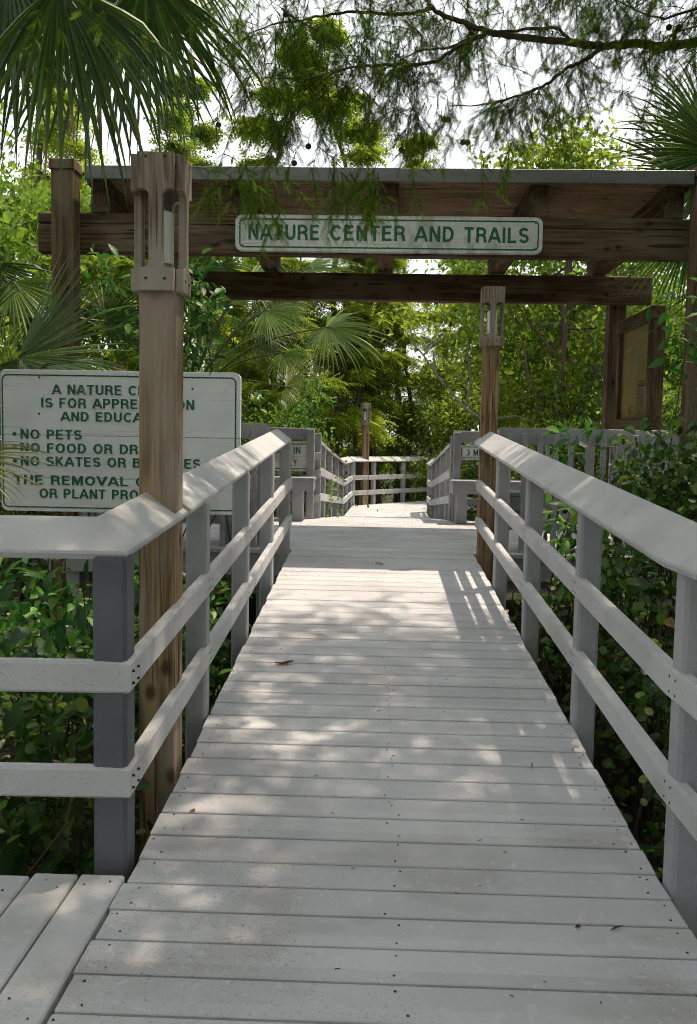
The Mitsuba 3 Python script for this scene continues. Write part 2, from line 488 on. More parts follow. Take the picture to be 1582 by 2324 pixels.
# right railing of the ramp
rr_ = thing('railing', 'grey plastic railing along the right side of the ramp, nearest the camera', 'railing')
for m in sweep([P(XR, -.6), P(XR, Y0), P(XR, 6.2), P(XR, 8.02)], cap_profile(-.042, 1.055, CAPW, CAPT, A37), -1):
    obj('cap_rail', m, 'composite_rail', rr_)
for z0, z1 in ((.61, .712), (.265, .367)):
    for pth in ([P(XR, -.6), P(XR, Y0), P(XR, 4.05)], [P(XR, 4.053), P(XR, 8.02)]):
        obj('rail', join(sweep(pth, rect_profile(-.004, .046, z0, z1, .009), -1)), 'composite_rail', rr_)
for y in (-.05, 1.33, 2.70, 4.05, 5.45, 6.80):
    z = zdeck(y)
    add_post(rr_, (XR, y), (0, 1), -1, z + 1.035, z + 1.105)
rows = []
for y in (2.70, 4.05, 5.45, 6.8):
    for z0 in (.66, .315):
        for dy in (-.025, .028):
            for dz in (-.025, .025):
                rows.append((XR - .004, y + dy, zdeck(y) + z0 + dz))
k = obj('screw', side_screws(rows, (-1, 0), .0042), 'screw_dark', rr_); tag(k, kind='stuff')
# left railing: comes along the side deck, turns at the corner post, follows the ramp
lr = thing('railing', 'grey plastic railing turning at a dark corner post to follow the ramp on the left', 'railing')
CX, CY = -0.775, 2.712
lcap = cap_profile(.005, 1.045, .178, CAPT, A37)
for m in sweep([[-4.2, CY - .10, 0], [CX, CY, 0], P(CX + .005, 3.60)], lcap, 1):
    obj('cap_rail', m, 'composite_rail', lr)
for m in sweep([P(CX + .004, 3.665), P(CX + .004, 8.15)], lcap, 1):
    obj('cap_rail', m, 'composite_rail', lr)
for z0, z1 in ((.585, .69), (.235, .338)):
    ms = sweep([[-4.2, CY - .10, 0], [CX, CY, 0], P(CX + .006, 4.02)], rect_profile(-.004, .042, z0, z1, .009), 1)
    for m in ms: obj('rail', m, 'composite_rail', lr)
    obj('rail', sweep([P(CX + .006, 4.023), P(CX + .006, 8.15)], rect_profile(-.004, .042, z0, z1, .009), 1)[0], 'composite_rail', lr)
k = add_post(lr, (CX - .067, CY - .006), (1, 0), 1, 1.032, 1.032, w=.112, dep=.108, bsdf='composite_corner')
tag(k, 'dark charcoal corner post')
for x in (-2.2, -3.6):
    add_post(lr, (x, CY - .03 * abs(x + .8)), (1, 0), 1, 1.03, 1.10)
for y in (4.05, 5.38, 6.72, 8.08):
    z = zdeck(y)
    add_post(lr, (CX + .006, y), (0, 1), 1, z + 1.03, z + 1.10)
rows = [(CX - x, CY - .0035, z0 + dz) for x in (.035, .075) for z0 in (.637, .287) for dz in (-.025, .022)]
k = obj('screw', side_screws(rows, (0, -1), .006), 'rust', lr); tag(k, kind='stuff')
rows = [(CX + .0105, y + dy, zdeck(y) + z0 + dz) for y in (2.76, 4.05, 5.38, 6.72) for z0 in (.637, .287) for dy in (-.03, .03) for dz in (-.02, .02)]
k = obj('screw', side_screws(rows, (1, 0), .0045), 'screw_dark', lr); tag(k, kind='stuff')


def far_railing(label, path, side, posts, cap=True):
    t = thing('railing', label, 'railing')
    for m in sweep(path, cap_profile(-.03, 1.05, .18, CAPT, A37), side): obj('cap_rail', m, 'composite_rail', t)
    for z0, z1 in ((.60, .71), (.24, .35)):
        obj('rail', join(sweep(path, rect_profile(-.004, .042, z0, z1, .006), side)), 'composite_rail', t)
    path = np.asarray(path)
    for i, u in posts:
        b = path[i] * (1 - u) + path[i + 1] * u
        d = path[i + 1, :2] - path[i, :2]
        add_post(t, b[:2], d, side, b[2] + 1.03, b[2] + 1.10, w=.1)
    return t


pl = [[lx(y), y, zdeck(y)] for y in (11.82, 12.9, 14.3, 15.7, 17.1, 18.6, 20.1)]
far_railing('sunlit railing sagging down the left side of the far walkway', pl, 1, [(0, .15), (1, .0), (1, .95), (2, .95), (3, .95), (4, .9), (5, .9)])
pr = [[rx(y), y, zdeck(y)] for y in (11.82, 12.9, 14.3, 15.7, 17.1, 18.6)] + [[3.4, 21.4, 0], [6.0, 24.6, 0]]
far_railing('railing down the right side of the far walkway, ending in a bend to the right', pr, -1, [(0, .1), (0, .95), (1, .95), (2, .95), (3, .95), (4, .98), (5, .5), (5, .98), (6, .5)])
pb = [[-.47, 20.12, 0], [1.41, 22.6, 0], [4.2, 26.3, 0]]
far_railing('pale railing closing the far end of the walkway in front of the thin trunks', pb, 1, [(0, .02), (0, .28), (0, .68), (1, .05), (1, .4)])


# ------------------------------------------------------------------ lamp posts
def lamp_post(x, y, ztop, ang, label, notch=()):
    t = thing('lamp_post', label, 'lamp post', 'wooden lamp posts beside the boardwalk')
    R = rotz(ang)
    W = .148
    def put(name, m, b, **kw): return obj(name, moved(m, R, (x, y, 0)), b, t, **kw)
    put('post', cbox([-W / 2, -W / 2, GROUND - .3], [W / 2, W / 2, ztop - .47], .006), 'timber_post')
    H = .53
    b0, b1, n0, n1 = 0.0, H, H * .165, H * .735
    hw, nk, r = .072, .026, .026
    blank = sbox(-hw, b0, hw, b1)
    for s in (-1, 1):
        bite = sbox(s * nk if s > 0 else -hw - .1, n0, hw + .1 if s > 0 else -nk, n1).buffer(-r, quad_segs=4).buffer(r, quad_segs=4)
        blank = blank.difference(bite)
    blank = blank.simplify(.0008)
    for q in range(4):
        m = extrude_xz(blank, -W / 2 - .031, -W / 2 - .001)
        m = (m[0] + [0, 0, ztop - H], m[1])
        obj('lantern_board', moved(moved(m, rotz(q * math.pi / 2)), R, (x, y, 0)), 'timber_head', t)
        for s in (-.037, .037):
            for zz in (ztop - H + .045, ztop - .018):
                sc = side_screws([(s, -W / 2 - .031, zz)], (0, -1), .006)
                obj('bolt', moved(moved(sc, rotz(q * math.pi / 2)), R, (x, y, 0)), 'screw_dark', t)
    put('lantern_lid', cbox([-W / 2 + .002, -W / 2 + .002, ztop - .035], [W / 2 - .002, W / 2 - .002, ztop - .012], .003), 'timber_head')
    pr = np.array([[.0, 0], [.066, 0], [.060, .03], [.050, .058], [.0, .058]])
    put('lamp_socket', moved(tri(trimesh.creation.revolve(pr, sections=24)), None, (0, 0, ztop - .472)), 'lamp_base', smooth=35)
    pr = np.array([[.0, 0], [.047, 0], [.0475, .085], [.045, .095], [.0475, .105], [.048, .19], [.044, .205], [0, .21]])
    put('lamp_lens', moved(tri(trimesh.creation.revolve(pr, sections=24)), None, (0, 0, ztop - .412)), 'lamp_lens', smooth=35)
    return t


lamp_post(-.873, 3.524, 2.53, 0.0, 'large wooden lamp post with open lantern head beside the corner of the left railing')
lamp_post(1.062, 8.02, 2.86, -.05, 'wooden lamp post at the top right end of the ramp, in front of the pavilion')
lamp_post(-.20, 20.62, 2.43, .45, 'small distant wooden lamp post standing at the far end railing')

# ------------------------------------------------------------------ pavilion
pv = thing('pavilion', 'dark timber pavilion with flat roof spanning the top of the ramp', 'pavilion')
ZB0, ZB1 = 3.222, 3.60
YF, YB = 8.40, 11.0
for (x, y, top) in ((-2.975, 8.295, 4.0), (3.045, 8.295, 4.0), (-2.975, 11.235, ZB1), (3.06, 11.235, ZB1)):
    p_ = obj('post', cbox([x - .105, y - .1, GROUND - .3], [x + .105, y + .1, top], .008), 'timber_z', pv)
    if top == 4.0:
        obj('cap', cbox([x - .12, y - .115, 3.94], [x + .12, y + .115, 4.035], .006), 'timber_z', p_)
        for zz in (3.50, 3.38):
            obj('bolt', side_screws([(x - .01, y - .1, zz)], (0, -1), .018), 'bolt_metal', p_)
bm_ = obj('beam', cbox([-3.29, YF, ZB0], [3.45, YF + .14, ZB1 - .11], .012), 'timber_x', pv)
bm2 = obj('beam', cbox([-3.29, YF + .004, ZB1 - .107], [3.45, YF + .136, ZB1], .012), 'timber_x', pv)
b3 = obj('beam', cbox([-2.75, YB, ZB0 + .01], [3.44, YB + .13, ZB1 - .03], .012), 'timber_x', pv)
for zz in (3.42, 3.30):
    obj('bolt', side_screws([(3.30, YB, zz)], (0, -1), .018), 'bolt_metal', b3)
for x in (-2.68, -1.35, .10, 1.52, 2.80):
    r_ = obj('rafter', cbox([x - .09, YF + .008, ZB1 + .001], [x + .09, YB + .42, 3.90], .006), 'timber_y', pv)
    for s in (-1, 1):
        obj('bracket', cbox([x + s * .0925 - .002, YF + .03, ZB1 - .02], [x + s * .0925 + .002, YF + .11, 3.84], .001), 'bolt_metal', r_)
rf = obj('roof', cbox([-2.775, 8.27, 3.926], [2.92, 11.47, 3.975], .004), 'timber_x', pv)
y = 8.30
i = 0
while y < 11.44:
    cuts = [-2.77] + sorted(rng.uniform(-2.4, 2.6, 2).tolist()) + [2.915]
    for a, b in zip(cuts[:-1], cuts[1:]):
        obj('ceiling_plank', cbox([a + .002, y, 3.901 + rng.uniform(0, .003)], [b - .002, y + .082, 3.925], .006), 'timber_ceiling', rf)
    y += .089
xs = [-2.775, -1.62, -.25, .80, 1.97, 2.922]
for a, b in zip(xs[:-1], xs[1:]):
    obj('fascia', cbox([a + .0015, 8.238, 3.868 + .002 * rng.random()], [b - .0015, 8.268, 3.992], .003), 'metal_flashing', pv)
for s, x in ((-1, -2.80), (1, 2.94)):
    obj('fascia', cbox([x - .015, 8.42, 3.868], [x + .015, 11.48, 3.99], .003), 'metal_flashing', pv)


# ------------------------------------------------------------------ signs
def arc(cx, cz, rx, rz, a0, a1, n=10):
    return [(cx + rx * math.cos(math.radians(a)), cz + rz * math.sin(math.radians(a))) for a in np.linspace(a0, a1, n)]


# block capitals as strokes in a box of height 1 (centre lines), drawn with a broad flat pen
G = {'A': (.70, [[(.0, -.05), (.35, 1.02), (.70, -.05)], [(.15, .30), (.55, .30)]]), 'B': (.62, [[(.09, 0), (.09, 1)], [(.09, .92), (.32, .92)] + arc(.32, .73, .20, .19, 90, -90) + [(.09, .54)], [(.09, .54), (.34, .54)] + arc(.34, .31, .22, .23, 90, -90) + [(.09, .08)]]),
     'C': (.68, [arc(.37, .5, .28, .42, 42, 318, 18)]), 'D': (.66, [[(.09, 0), (.09, 1)], [(.09, .92), (.28, .92)] + arc(.28, .5, .29, .42, 90, -90, 14) + [(.09, .08)]]),
     'E': (.58, [[(.09, 0), (.09, 1)], [(.09, .92), (.55, .92)], [(.09, .52), (.50, .52)], [(.09, .08), (.56, .08)]]), 'F': (.55, [[(.09, 0), (.09, 1)], [(.09, .92), (.53, .92)], [(.09, .50), (.47, .50)]]),
     'H': (.64, [[(.09, 0), (.09, 1)], [(.55, 0), (.55, 1)], [(.09, .52), (.55, .52)]]), 'I': (.19, [[(.095, 0), (.095, 1)]]), 'K': (.66, [[(.09, 0), (.09, 1)], [(.09, .34), (.58, 1.0)], [(.25, .56), (.60, 0)]]),
     'L': (.54, [[(.09, 1), (.09, 0)], [(.09, .08), (.53, .08)]]), 'M': (.78, [[(.09, 0), (.09, 1)], [(.69, 0), (.69, 1)], [(.11, 1.0), (.39, .12), (.67, 1.0)]]), 'N': (.65, [[(.09, 0), (.09, 1)], [(.56, 0), (.56, 1)], [(.11, .98), (.54, .02)]]),
     'O': (.74, [arc(.37, .5, .28, .42, 0, 360, 24)]), 'P': (.60, [[(.09, 0), (.09, 1)], [(.09, .92), (.31, .92)] + arc(.31, .69, .20, .23, 90, -90) + [(.09, .46)]]),
     'R': (.65, [[(.09, 0), (.09, 1)], [(.09, .92), (.33, .92)] + arc(.33, .70, .20, .22, 90, -90) + [(.09, .48)], [(.36, .48), (.48, .44), (.53, .30), (.57, 0)]]),
     'S': (.62, [arc(.31, .71, .21, .21, 20, 250, 12) + arc(.32, .29, .22, .21, 75, -165, 12)]), 'T': (.58, [[(.29, 0), (.29, 1)], [(0, .92), (.58, .92)]]), 'U': (.65, [[(.09, 1), (.09, .32)] + arc(.325, .32, .235, .24, 180, 360, 12) + [(.56, 1)]]),
     'V': (.66, [[(.02, 1.03), (.33, .02), (.64, 1.03)]]), 'W': (.92, [[(.05, 1.03), (.25, .03), (.46, .95), (.67, .03), (.87, 1.03)]]), 'Y': (.66, [[(.02, 1.03), (.33, .46), (.64, 1.03)], [(.33, 0), (.33, .5)]]),
     '3': (.58, [arc(.28, .71, .19, .21, 160, -80, 12), arc(.28, .29, .21, .21, 85, -165, 12)]), ' ': (.30, [])}


def lettering(parent, text, x0, x1, z0, zc, y, depth=.004, pen=.165):
    """block capitals standing on z0, zc high, filling x0 to x1, on a board whose face is at y; each letter a part"""
    shapes, x = [], 0.0
    for c in text:
        w, lines = G[c]
        g = [shapely.LineString(l).buffer(pen / 2, cap_style=2, join_style=2, mitre_limit=2.0) for l in lines]
        if g:
            shapes.append(shapely.affinity.translate(shapely.union_all(g).intersection(sbox(-1, 0, 2, 1)), x, 0))
        x += w + .13
    x -= .13
    for u in shapes:
        a = shapely.affinity.translate(shapely.affinity.scale(u, (x1 - x0) / x, zc, origin=(0, 0)), x0, z0)
        obj('letter', extrude_xz(a, y - depth, y), 'sign_green', parent)


def rounded(x0, z0, x1, z1, r):
    return sbox(x0 + r, z0 + r, x1 - r, z1 - r).buffer(r, quad_segs=6)


def ring(x0, z0, x1, z1, r, w):
    a = rounded(x0, z0, x1, z1, r)
    return a.difference(a.buffer(-w, quad_segs=6))


def bevel_board(poly, y0, y1, c=.006):
    return join([extrude_xz(poly, y0 + c, y1), extrude_xz(poly.buffer(-c), y0, y0 + c + .0005)])


# the long sign on the front beam
s1 = thing('beam_sign', 'long white sign reading NATURE CENTER AND TRAILS on the front beam', 'sign')
SY = YF - .038
obj('board', bevel_board(rounded(-1.364, 3.243, 1.562, 3.588, .07), SY, YF - .002), 'sign_paint_weathered', s1)
obj('border', extrude_xz(ring(-1.325, 3.278, 1.525, 3.552, .045, .013), SY - .003, SY + .002), 'sign_green', s1)
lettering(s1, 'NATURE', -1.238, -.558, 3.352, .143, SY + .0015, .0045)
lettering(s1, 'CENTER', -.455, .262, 3.352, .143, SY + .0015, .0045)
lettering(s1, 'AND', .355, .722, 3.350, .143, SY + .0015, .0045)
lettering(s1, 'TRAILS', .822, 1.430, 3.346, .143, SY + .0015, .0045)
sc = side_screws([(x, SY, z) for x in (-1.29, .1, 1.49) for z in (3.30, 3.53)], (0, -1), .006)
k = obj('screw', sc, 'rust', s1); tag(k, kind='stuff')

# the big rules sign: three boards edge to edge
s2 = thing('rules_sign', 'big white board of visitor rules in green letters behind the left railing', 'sign')
BY = 7.2
XA, XB, ZA, ZB = -3.15, -1.118, .80, 1.992
full = rounded(XA, ZA, XB, ZB, .055)
zs = [ZA, 1.085, 1.445, ZB]
for i in range(3):
    pc = full.intersection(sbox(XA - 1, zs[i] + (.0022 if i else -1), XB + 1, zs[i + 1] - .0022 if i < 2 else ZB + 1))
    obj('board', bevel_board(pc, BY, BY + .036, .0025), 'sign_paint', s2)
obj('border', extrude_xz(ring(XA + .012, ZA + .03, XB - .035, ZB - .04, .05, .0115), BY - .003, BY + .001), 'sign_green', s2)


def sx_(z): return XA + (z - 5) / (1255 - 5) * (XB - XA)
def sz_(z): return ZB - (z - 70) / (833 - 70) * (ZB - ZA)


for txt, a, b, top, bot in (('A NATURE CENTER', 278, 950, 148, 200), ('IS FOR APPRECIATION', 219, 1016, 220, 272), ('AND EDUCATION', 323, 915, 292, 343),
                            ('NO PETS', 109, 430, 390, 442), ('NO FOOD OR DRINKS', 109, 900, 463, 515), ('NO SKATES OR BICYCLES', 109, 1050, 535, 587),
                            ('THE REMOVAL OF ANIMAL', 72, 1172, 637, 688), ('OR PLANT PRODUCTS', 206, 960, 708, 760)):
    lettering(s2, txt, sx_(a), sx_(b), sz_(bot), sz_(top) - sz_(bot), BY - .0005, .005)
    if a == 109:
        c = shapely.Point(sx_(78), (sz_(top) + sz_(bot)) / 2).buffer(.017, quad_segs=5)
        obj('bullet', extrude_xz(c, BY - .0055, BY + .001), 'sign_green', s2)
for x in (XA + .45, XB - .35):
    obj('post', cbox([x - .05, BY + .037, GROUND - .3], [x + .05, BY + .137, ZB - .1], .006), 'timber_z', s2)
sc = side_screws([(sx_(a), BY, sz_(b)) for a, b in ((210, 112), (1006, 160), (207, 306), (1006, 700))], (0, -1), .010)
k = obj('nail', sc, 'rust', s2); tag(k, kind='stuff')

# small signs on the pavilion's back wall
FW = 11.62
s3 = thing('walkway_sign', 'white two line sign hanging left of the far walkway below the back wall board', 'sign')
full = rounded(-1.60, 1.045, -.793, 1.447, .06)
obj('board', bevel_board(full.intersection(sbox(-3, 1.247, 0, 2)), FW, FW + .03, .003), 'sign_paint_weathered', s3)
obj('board', bevel_board(full.intersection(sbox(-3, 0, 0, 1.2445)), FW, FW + .03, .003), 'sign_paint_weathered', s3)
obj('border', extrude_xz(ring(-1.572, 1.072, -.822, 1.420, .04, .014), FW - .003, FW + .001), 'sign_green', s3)
lettering(s3, 'WALK IN', -1.46, -.985, 1.285, .088, FW - .0005)
lettering(s3, 'ONLY', -1.245, -1.035, 1.115, .088, FW - .0005)
s4 = thing('arrow_sign', 'white left pointing arrow sign reading 3 MINU on the right of the back wall', 'sign')
arrow = Polygon([(1.072, 1.342), (1.175, 1.436), (2.05, 1.436), (2.05, 1.248), (1.175, 1.248)]).buffer(-.01).buffer(.01)
obj('board', bevel_board(arrow, FW, FW + .03, .003), 'sign_paint', s4)
obj('border', extrude_xz(arrow.buffer(-.016).difference(arrow.buffer(-.026)), FW - .003, FW + .001), 'sign_green', s4)
obj('arrow', extrude_xz(Polygon([(1.108, 1.342), (1.195, 1.402), (1.195, 1.284)]), FW - .004, FW + .001), 'sign_green', s4)
lettering(s4, '3 MINUTE WALK', 1.248, 1.99, 1.300, .082, FW - .0005)


# ------------------------------------------------------------------ picket walls and benches of the pavilion
def picket_wall(label, x0, x1, y, face, pitch=.149, z1=1.60, gap=()):
    """a run along x: top board, pickets on its face side (face = -1: towards the camera)"""
    t = thing('picket_railing', label, 'railing')
    obj('top_board', cbox([x0, y, z1 - .155], [x1, y + .04, z1], .005), 'composite_post', t)
    obj('low_rail', cbox([x0, y, ZU + .22], [x1, y + .04, ZU + .32], .005), 'composite_post', t)
    x = x0 + .06
    while x < x1 - .04:
        a, b = (y - .040, y - .0015) if face < 0 else (y + .0415, y + .08)
        obj('picket', cbox([x, a, ZU - .2], [x + .05, b, z1 - .05], .004), 'composite_post', t)
        x += pitch
    for xx in (x0 + .05, x1 - .05):
        obj('post', cbox([xx - .05, y + .042 if face < 0 else y - .10, GROUND], [xx + .05, y + .142 if face < 0 else y - .002, z1 - .02], .006), 'composite_post', t)
    return t


picket_wall('grey picket railing at the front of the pavilion, right of the ramp', 1.20, 2.88, 8.25, -1)
picket_wall('grey picket railing at the front of the pavilion, left of the ramp', -2.87, -1.02, 8.25, -1)
picket_wall('grey railing at the back of the pavilion, left of the far walkway', -2.87, -.80, 11.68, 1, pitch=.30, z1=1.63)
picket_wall('grey railing at the back of the pavilion, right of the far walkway', 1.075, 2.95, 11.68, 1, pitch=.30, z1=1.63)
for s, x in ((-1, -.765), (1, 1.10)):
    t = thing('gate_post', 'grey post with bolted blocks at the %s end of the far walkway opening' % ('left' if s < 0 else 'right'), 'post')
    obj('post', cbox([x - .05, 11.70, GROUND], [x + .05, 11.80, 1.56], .006), 'composite_post', t)
    for z in (.62, .96, 1.20):
        obj('block', cbox([x - .062, 11.66, z], [x + .056, 11.698, z + .11], .005), 'composite_rail', t)


def side_wall(label, x, face):
    t = thing('picket_railing', label, 'railing')
    obj('top_board', cbox([x, 8.46, 1.445], [x + .04, 11.12, 1.60], .005), 'composite_post', t)
    obj('low_rail', cbox([x, 8.46, ZU + .22], [x + .04, 11.12, ZU + .32], .005), 'composite_post', t)
    y = 8.52
    while y < 11.05:
        a, b = (x - .04, x - .0015) if face < 0 else (x + .0415, x + .08)
        obj('picket', cbox([a, y, ZU - .2], [b, y + .05, 1.55], .004), 'composite_post', t)
        y += .149
    return t


side_wall('grey picket railing along the right side of the pavilion', 2.93, 1)
side_wall('grey picket railing along the left side of the pavilion', -3.0, -1)


def bench(label, x0, x1, y0, y1, legs):
    t = thing('bench', label, 'bench', 'grey benches round the pavilion')
    w = (y1 - y0 - .012) / 3
    for i in range(3):
        obj('seat_plank', cbox([x0, y0 + i * (w + .006), .937], [x1, y0 + i * (w + .006) + w, .977], .006), 'composite_post', t)
    for ya in (y0 + .012, y1 - .06):
        obj('apron', cbox([x0 + .012, ya, .80], [x1 - .012, ya + .045, .935], .005), 'composite_post', t)
    for x in (x0 + .0125, x1 - .0605):
        obj('end_board', cbox([x, y0 + .060, .80], [x + .045, y1 - .063, .935], .005), 'composite_post', t)
    for x in legs:
        for y in (y0 + .058, y1 - .165):
            obj('leg', cbox([x, y, ZU], [x + .14, y + .10, .934], .006), 'composite_post', t)
    return t


bench('grey bench against the back railing, right of the far walkway', 1.03, 2.88, 11.20, 11.60, (1.10, 2.5))
bench('grey bench against the back railing, left of the far walkway', -2.8, -.765, 11.20, 11.60, (-1.06, -2.5))
bench('grey bench inside the front picket railing, right of the ramp', 1.30, 2.88, 8.42, 8.80, (1.5, 2.5))
bench('grey bench inside the front picket railing, left of the ramp', -2.8, -1.25, 8.42, 8.80, (-1.5, -2.5))

# ------------------------------------------------------------------ map board at the right side of the pavilion
mb = thing('map_board', 'timber framed trail map on a yellow panel at the right side of the pavilion', 'notice board')
MX = 3.06
y0, y1, z0, z1 = 9.50, 10.86, 1.66, 2.975
for (ya, yb, za, zb) in ((y0, y0 + .15, z0 - 1.6, z1 - .142), (y1 - .10, y1, z0 - 1.6, z1 - .142)):
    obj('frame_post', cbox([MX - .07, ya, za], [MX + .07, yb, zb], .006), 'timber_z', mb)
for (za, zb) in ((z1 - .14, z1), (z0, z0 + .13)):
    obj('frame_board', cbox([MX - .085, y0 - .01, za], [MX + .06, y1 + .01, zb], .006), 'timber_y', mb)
pn = obj('map_panel', cbox([MX - .02, y0 + .152, z0 + .132], [MX + .02, y1 - .102, z1 - .142], .002), 'map_panel', mb)


def map_line(pts, w=.012):
    l = shapely.LineString([(-(y1 - .102 - (y1 - y0 - .252) * a), z0 + .132 + 1.041 * b) for a, b in pts]).buffer(w / 2, cap_style=2)
    v, f = extrude_xz(l, 0, .003)
    return np.stack([MX - .0225 + v[:, 1], -v[:, 0], v[:, 2]], 1), f


obj('map_line', join([map_line(q) for q in ([(.02, .76), (.35, .80), (.42, .79)], [(.44, .88), (.44, .79)], [(.40, .76), (.40, .72), (.52, .72), (.55, .60), (.52, .52)],
                                            [(.56, .76), (.57, .58), (.52, .50)], [(.97, .77), (.72, .71), (.64, .60)], [(.52, .52), (.52, .40), (.54, .36)])]), 'map_blue', pn)
obj('map_line', join([map_line(q, .02) for q in ([(.80, .30), (.84, .10)], [(.83, .32), (.80, .24)])]), 'map_blue', pn)
ink = []
for i in range(22):
    a = .55; ink.append(map_line([(a, .30 - i * .0135), (a + .25 + .04 * rng.random(), .30 - i * .0135)], .005))
for i in range(8):
    ink.append(map_line([(.28, .14 - i * .0135), (.42 + .05 * rng.random(), .14 - i * .0135)], .005))
for q in ([(.60, .385), (.82, .385)], [(.57, .355), (.86, .355)], [(.57, .335), (.84, .335)]): ink.append(map_line(q, .016))
obj('map_text', join(ink), 'map_ink', pn)


# ------------------------------------------------------------------ fallen bits on the planks
def fallen_leaf(label, x, y, L, W, ang, bsdf_color, lift=.012, cat='leaf'):
    n = 7
    u = np.linspace(0, 1, n); w = W * np.sin(np.pi * u) ** .8 * .5
    h = .002 + lift * (np.sin(u * 5.1 + x * 7) * .5 + .5)
    l, r, m = np.stack([u * L, w, h + lift * .6], 1), np.stack([u * L, -w, h + lift * .5], 1), np.stack([u * L, 0 * u, h], 1)
    v = np.vstack([l, m, r]); k = np.arange(n - 1)
    f = np.vstack([np.stack([k, k + n, k + n + 1], 1), np.stack([k, k + n + 1, k + 1], 1), np.stack([k + n, k + 2 * n, k + 2 * n + 1], 1), np.stack([k + n, k + 2 * n + 1, k + n + 1], 1)])
    v = v @ rotz(ang).T
    v = np.stack([v[:, 0] + x, v[:, 1] + y, v[:, 2] + [zdeck(t) for t in v[:, 1] + y]], 1)
    k = obj('fallen_leaf', (v, f), 'leaf_soft', smooth=True, color=np.tile(bsdf_color, (len(v), 1)))
    tag(k, label, cat)


fallen_leaf('curled brown leaf lying left of centre halfway up the ramp', -.535, 4.785, .105, .04, .25, (.20, .075, .02))
fallen_leaf('small orange brown leaf lying near the top of the ramp', .04, 7.50, .075, .045, .5, (.30, .13, .02))
fallen_leaf('tiny yellow brown leaf scrap at the left edge of the lower planks', -.655, 3.09, .028, .02, 1.2, (.36, .2, .05), .004)
fallen_leaf('green sprig leaf at the right side of the foreground planks', .72, 2.43, .05, .010, .5, (.10, .13, .05), .004)
fallen_leaf('dark red scrap of leaf on the foreground planks', .62, 2.44, .018, .014, .2, (.10, .03, .02), .004)
fallen_leaf('thin pale twig scrap on the planks right of centre', .69, 3.54, .06, .006, 1.3, (.20, .22, .12), .004)

# fallen cypress needles and crumbs, too many and small to count
r = np.random.default_rng(31)
bits, cols = [], []
for i in range(90):
    x, y = r.uniform(XL + .05, XR - .05), 1.2 + 6.3 * r.random() ** 1.6
    L, w, a = r.uniform(.005, .018), r.uniform(.0008, .002), r.uniform(0, 6.28)
    v, f = cbox([-L / 2, -w / 2, 0], [L / 2, w / 2, .0022], .0003)
    v = v @ rotz(a).T + [x, y, zdeck(y) + .0012]
    bits.append((v, f)); cols.append(np.tile([[.10, .055, .03], [.16, .10, .05], [.07, .08, .03]][i % 3], (len(v), 1)))
k = obj('needle_litter', join(bits), 'leaf_soft', color=np.vstack(cols)); tag(k, 'tiny brown needles and crumbs scattered over the planks', 'litter', kind='stuff')


# ------------------------------------------------------------------ foliage helpers
def unit(a): return a / (np.linalg.norm(a, axis=-1, keepdims=True) + 1e-12)


def frames(d, n):
    """rotation matrices whose x column is d and whose z column is near n"""
    d = unit(d); n = n - (n * d).sum(-1, keepdims=True) * d; n = unit(n)
    return np.stack([d, np.cross(n, d), n], -1)


def scatter(tmpl, pos, R, s, cols, tint=None):
    """copies of a small template mesh as one mesh with one colour per copy"""
    tv, tf = tmpl
    N, k = len(pos), len(tv)
    s = np.broadcast_to(np.asarray(s, float), (N,))
    v = np.einsum('nij,kj->nki', R, tv) * s[:, None, None] + pos[:, None]
    f = (tf[None] + (np.arange(N) * k)[:, None, None]).reshape(-1, 3)
    c = np.repeat(cols, k, axis=0)
    if tint is not None: c = c * np.tile(tint, N)[:, None]
    return v.reshape(-1, 3), f, np.clip(c, .002, .95)


def leaf_template(w=.45, fold=.10, curl=.12, kind='ellipse'):
    st = {'ellipse': [(0, 0), (.22, .72), (.5, 1.0), (.78, .66), (1, 0)], 'round': [(0, 0), (.16, .74), (.48, 1.0), (.82, .84), (1, 0)],
          'lance': [(0, 0), (.25, .9), (.5, .95), (.75, .55), (1, 0)]}[kind]
    v, f = [], []
    for i, (x, h) in enumerate(st):
        z = -curl * x * x
        v += [[x, -h * w / 2, z + fold * h * w], [x, 0, z], [x, h * w / 2, z + fold * h * w]]
    for i in range(4):
        a, b = 3 * i, 3 * i + 3
        if i == 0: f += [[1, a + 3, b + 1], [1, b + 1, b + 2]]
        elif i == 3: f += [[a, b + 1, a + 1], [a + 1, b + 1, a + 2]]
        else: f += [[a, b, b + 1], [a, b + 1, a + 1], [a + 1, b + 1, b + 2], [a + 1, b + 2, a + 2]]
    return np.array(v, float), np.array(f)


def small_leaf(w=.5):
    return np.array([[0, 0, 0], [.45, -w / 2, .06], [1, 0, -.05], [.45, w / 2, .06]], float), np.array([[0, 1, 2], [0, 2, 3]])


def spray_template(n=13, needle=.16, wid=.030, seed=1, bend=.25):
    """a feathery two-ranked branchlet of unit length: a thin stem with needles to both sides"""
    r = np.random.default_rng(seed)
    v = [[0, -.007, 0], [0, .007, 0], [1, 0, -bend]]; f = [[0, 1, 2]]
    for i in range(n):
        x = .06 + .9 * i / (n - 1)
        L = needle * (math.sin(math.pi * min(.97, .18 + .78 * x)) ** .6) * r.uniform(.8, 1.1)
        for s in (-1, 1):
            b = len(v); z = -bend * x * x
            dx = L * .62
            v += [[x - wid / 2, 0, z], [x + wid / 2, 0, z], [x + dx, s * L, z - .25 * L + r.uniform(-.02, .02)]]
            f += [[b, b + 1, b + 2]]
    return np.array(v, float), np.array(f)


LEAF_E, LEAF_R, LEAF_L = leaf_template(.46), leaf_template(.72, .07, .10, 'round'), leaf_template(.26, .12, .25, 'lance')
SMALL = small_leaf(.55)
SPRAY, SPRAY_LO = spray_template(13, .20, .044), spray_template(6, .24, .12, 2)


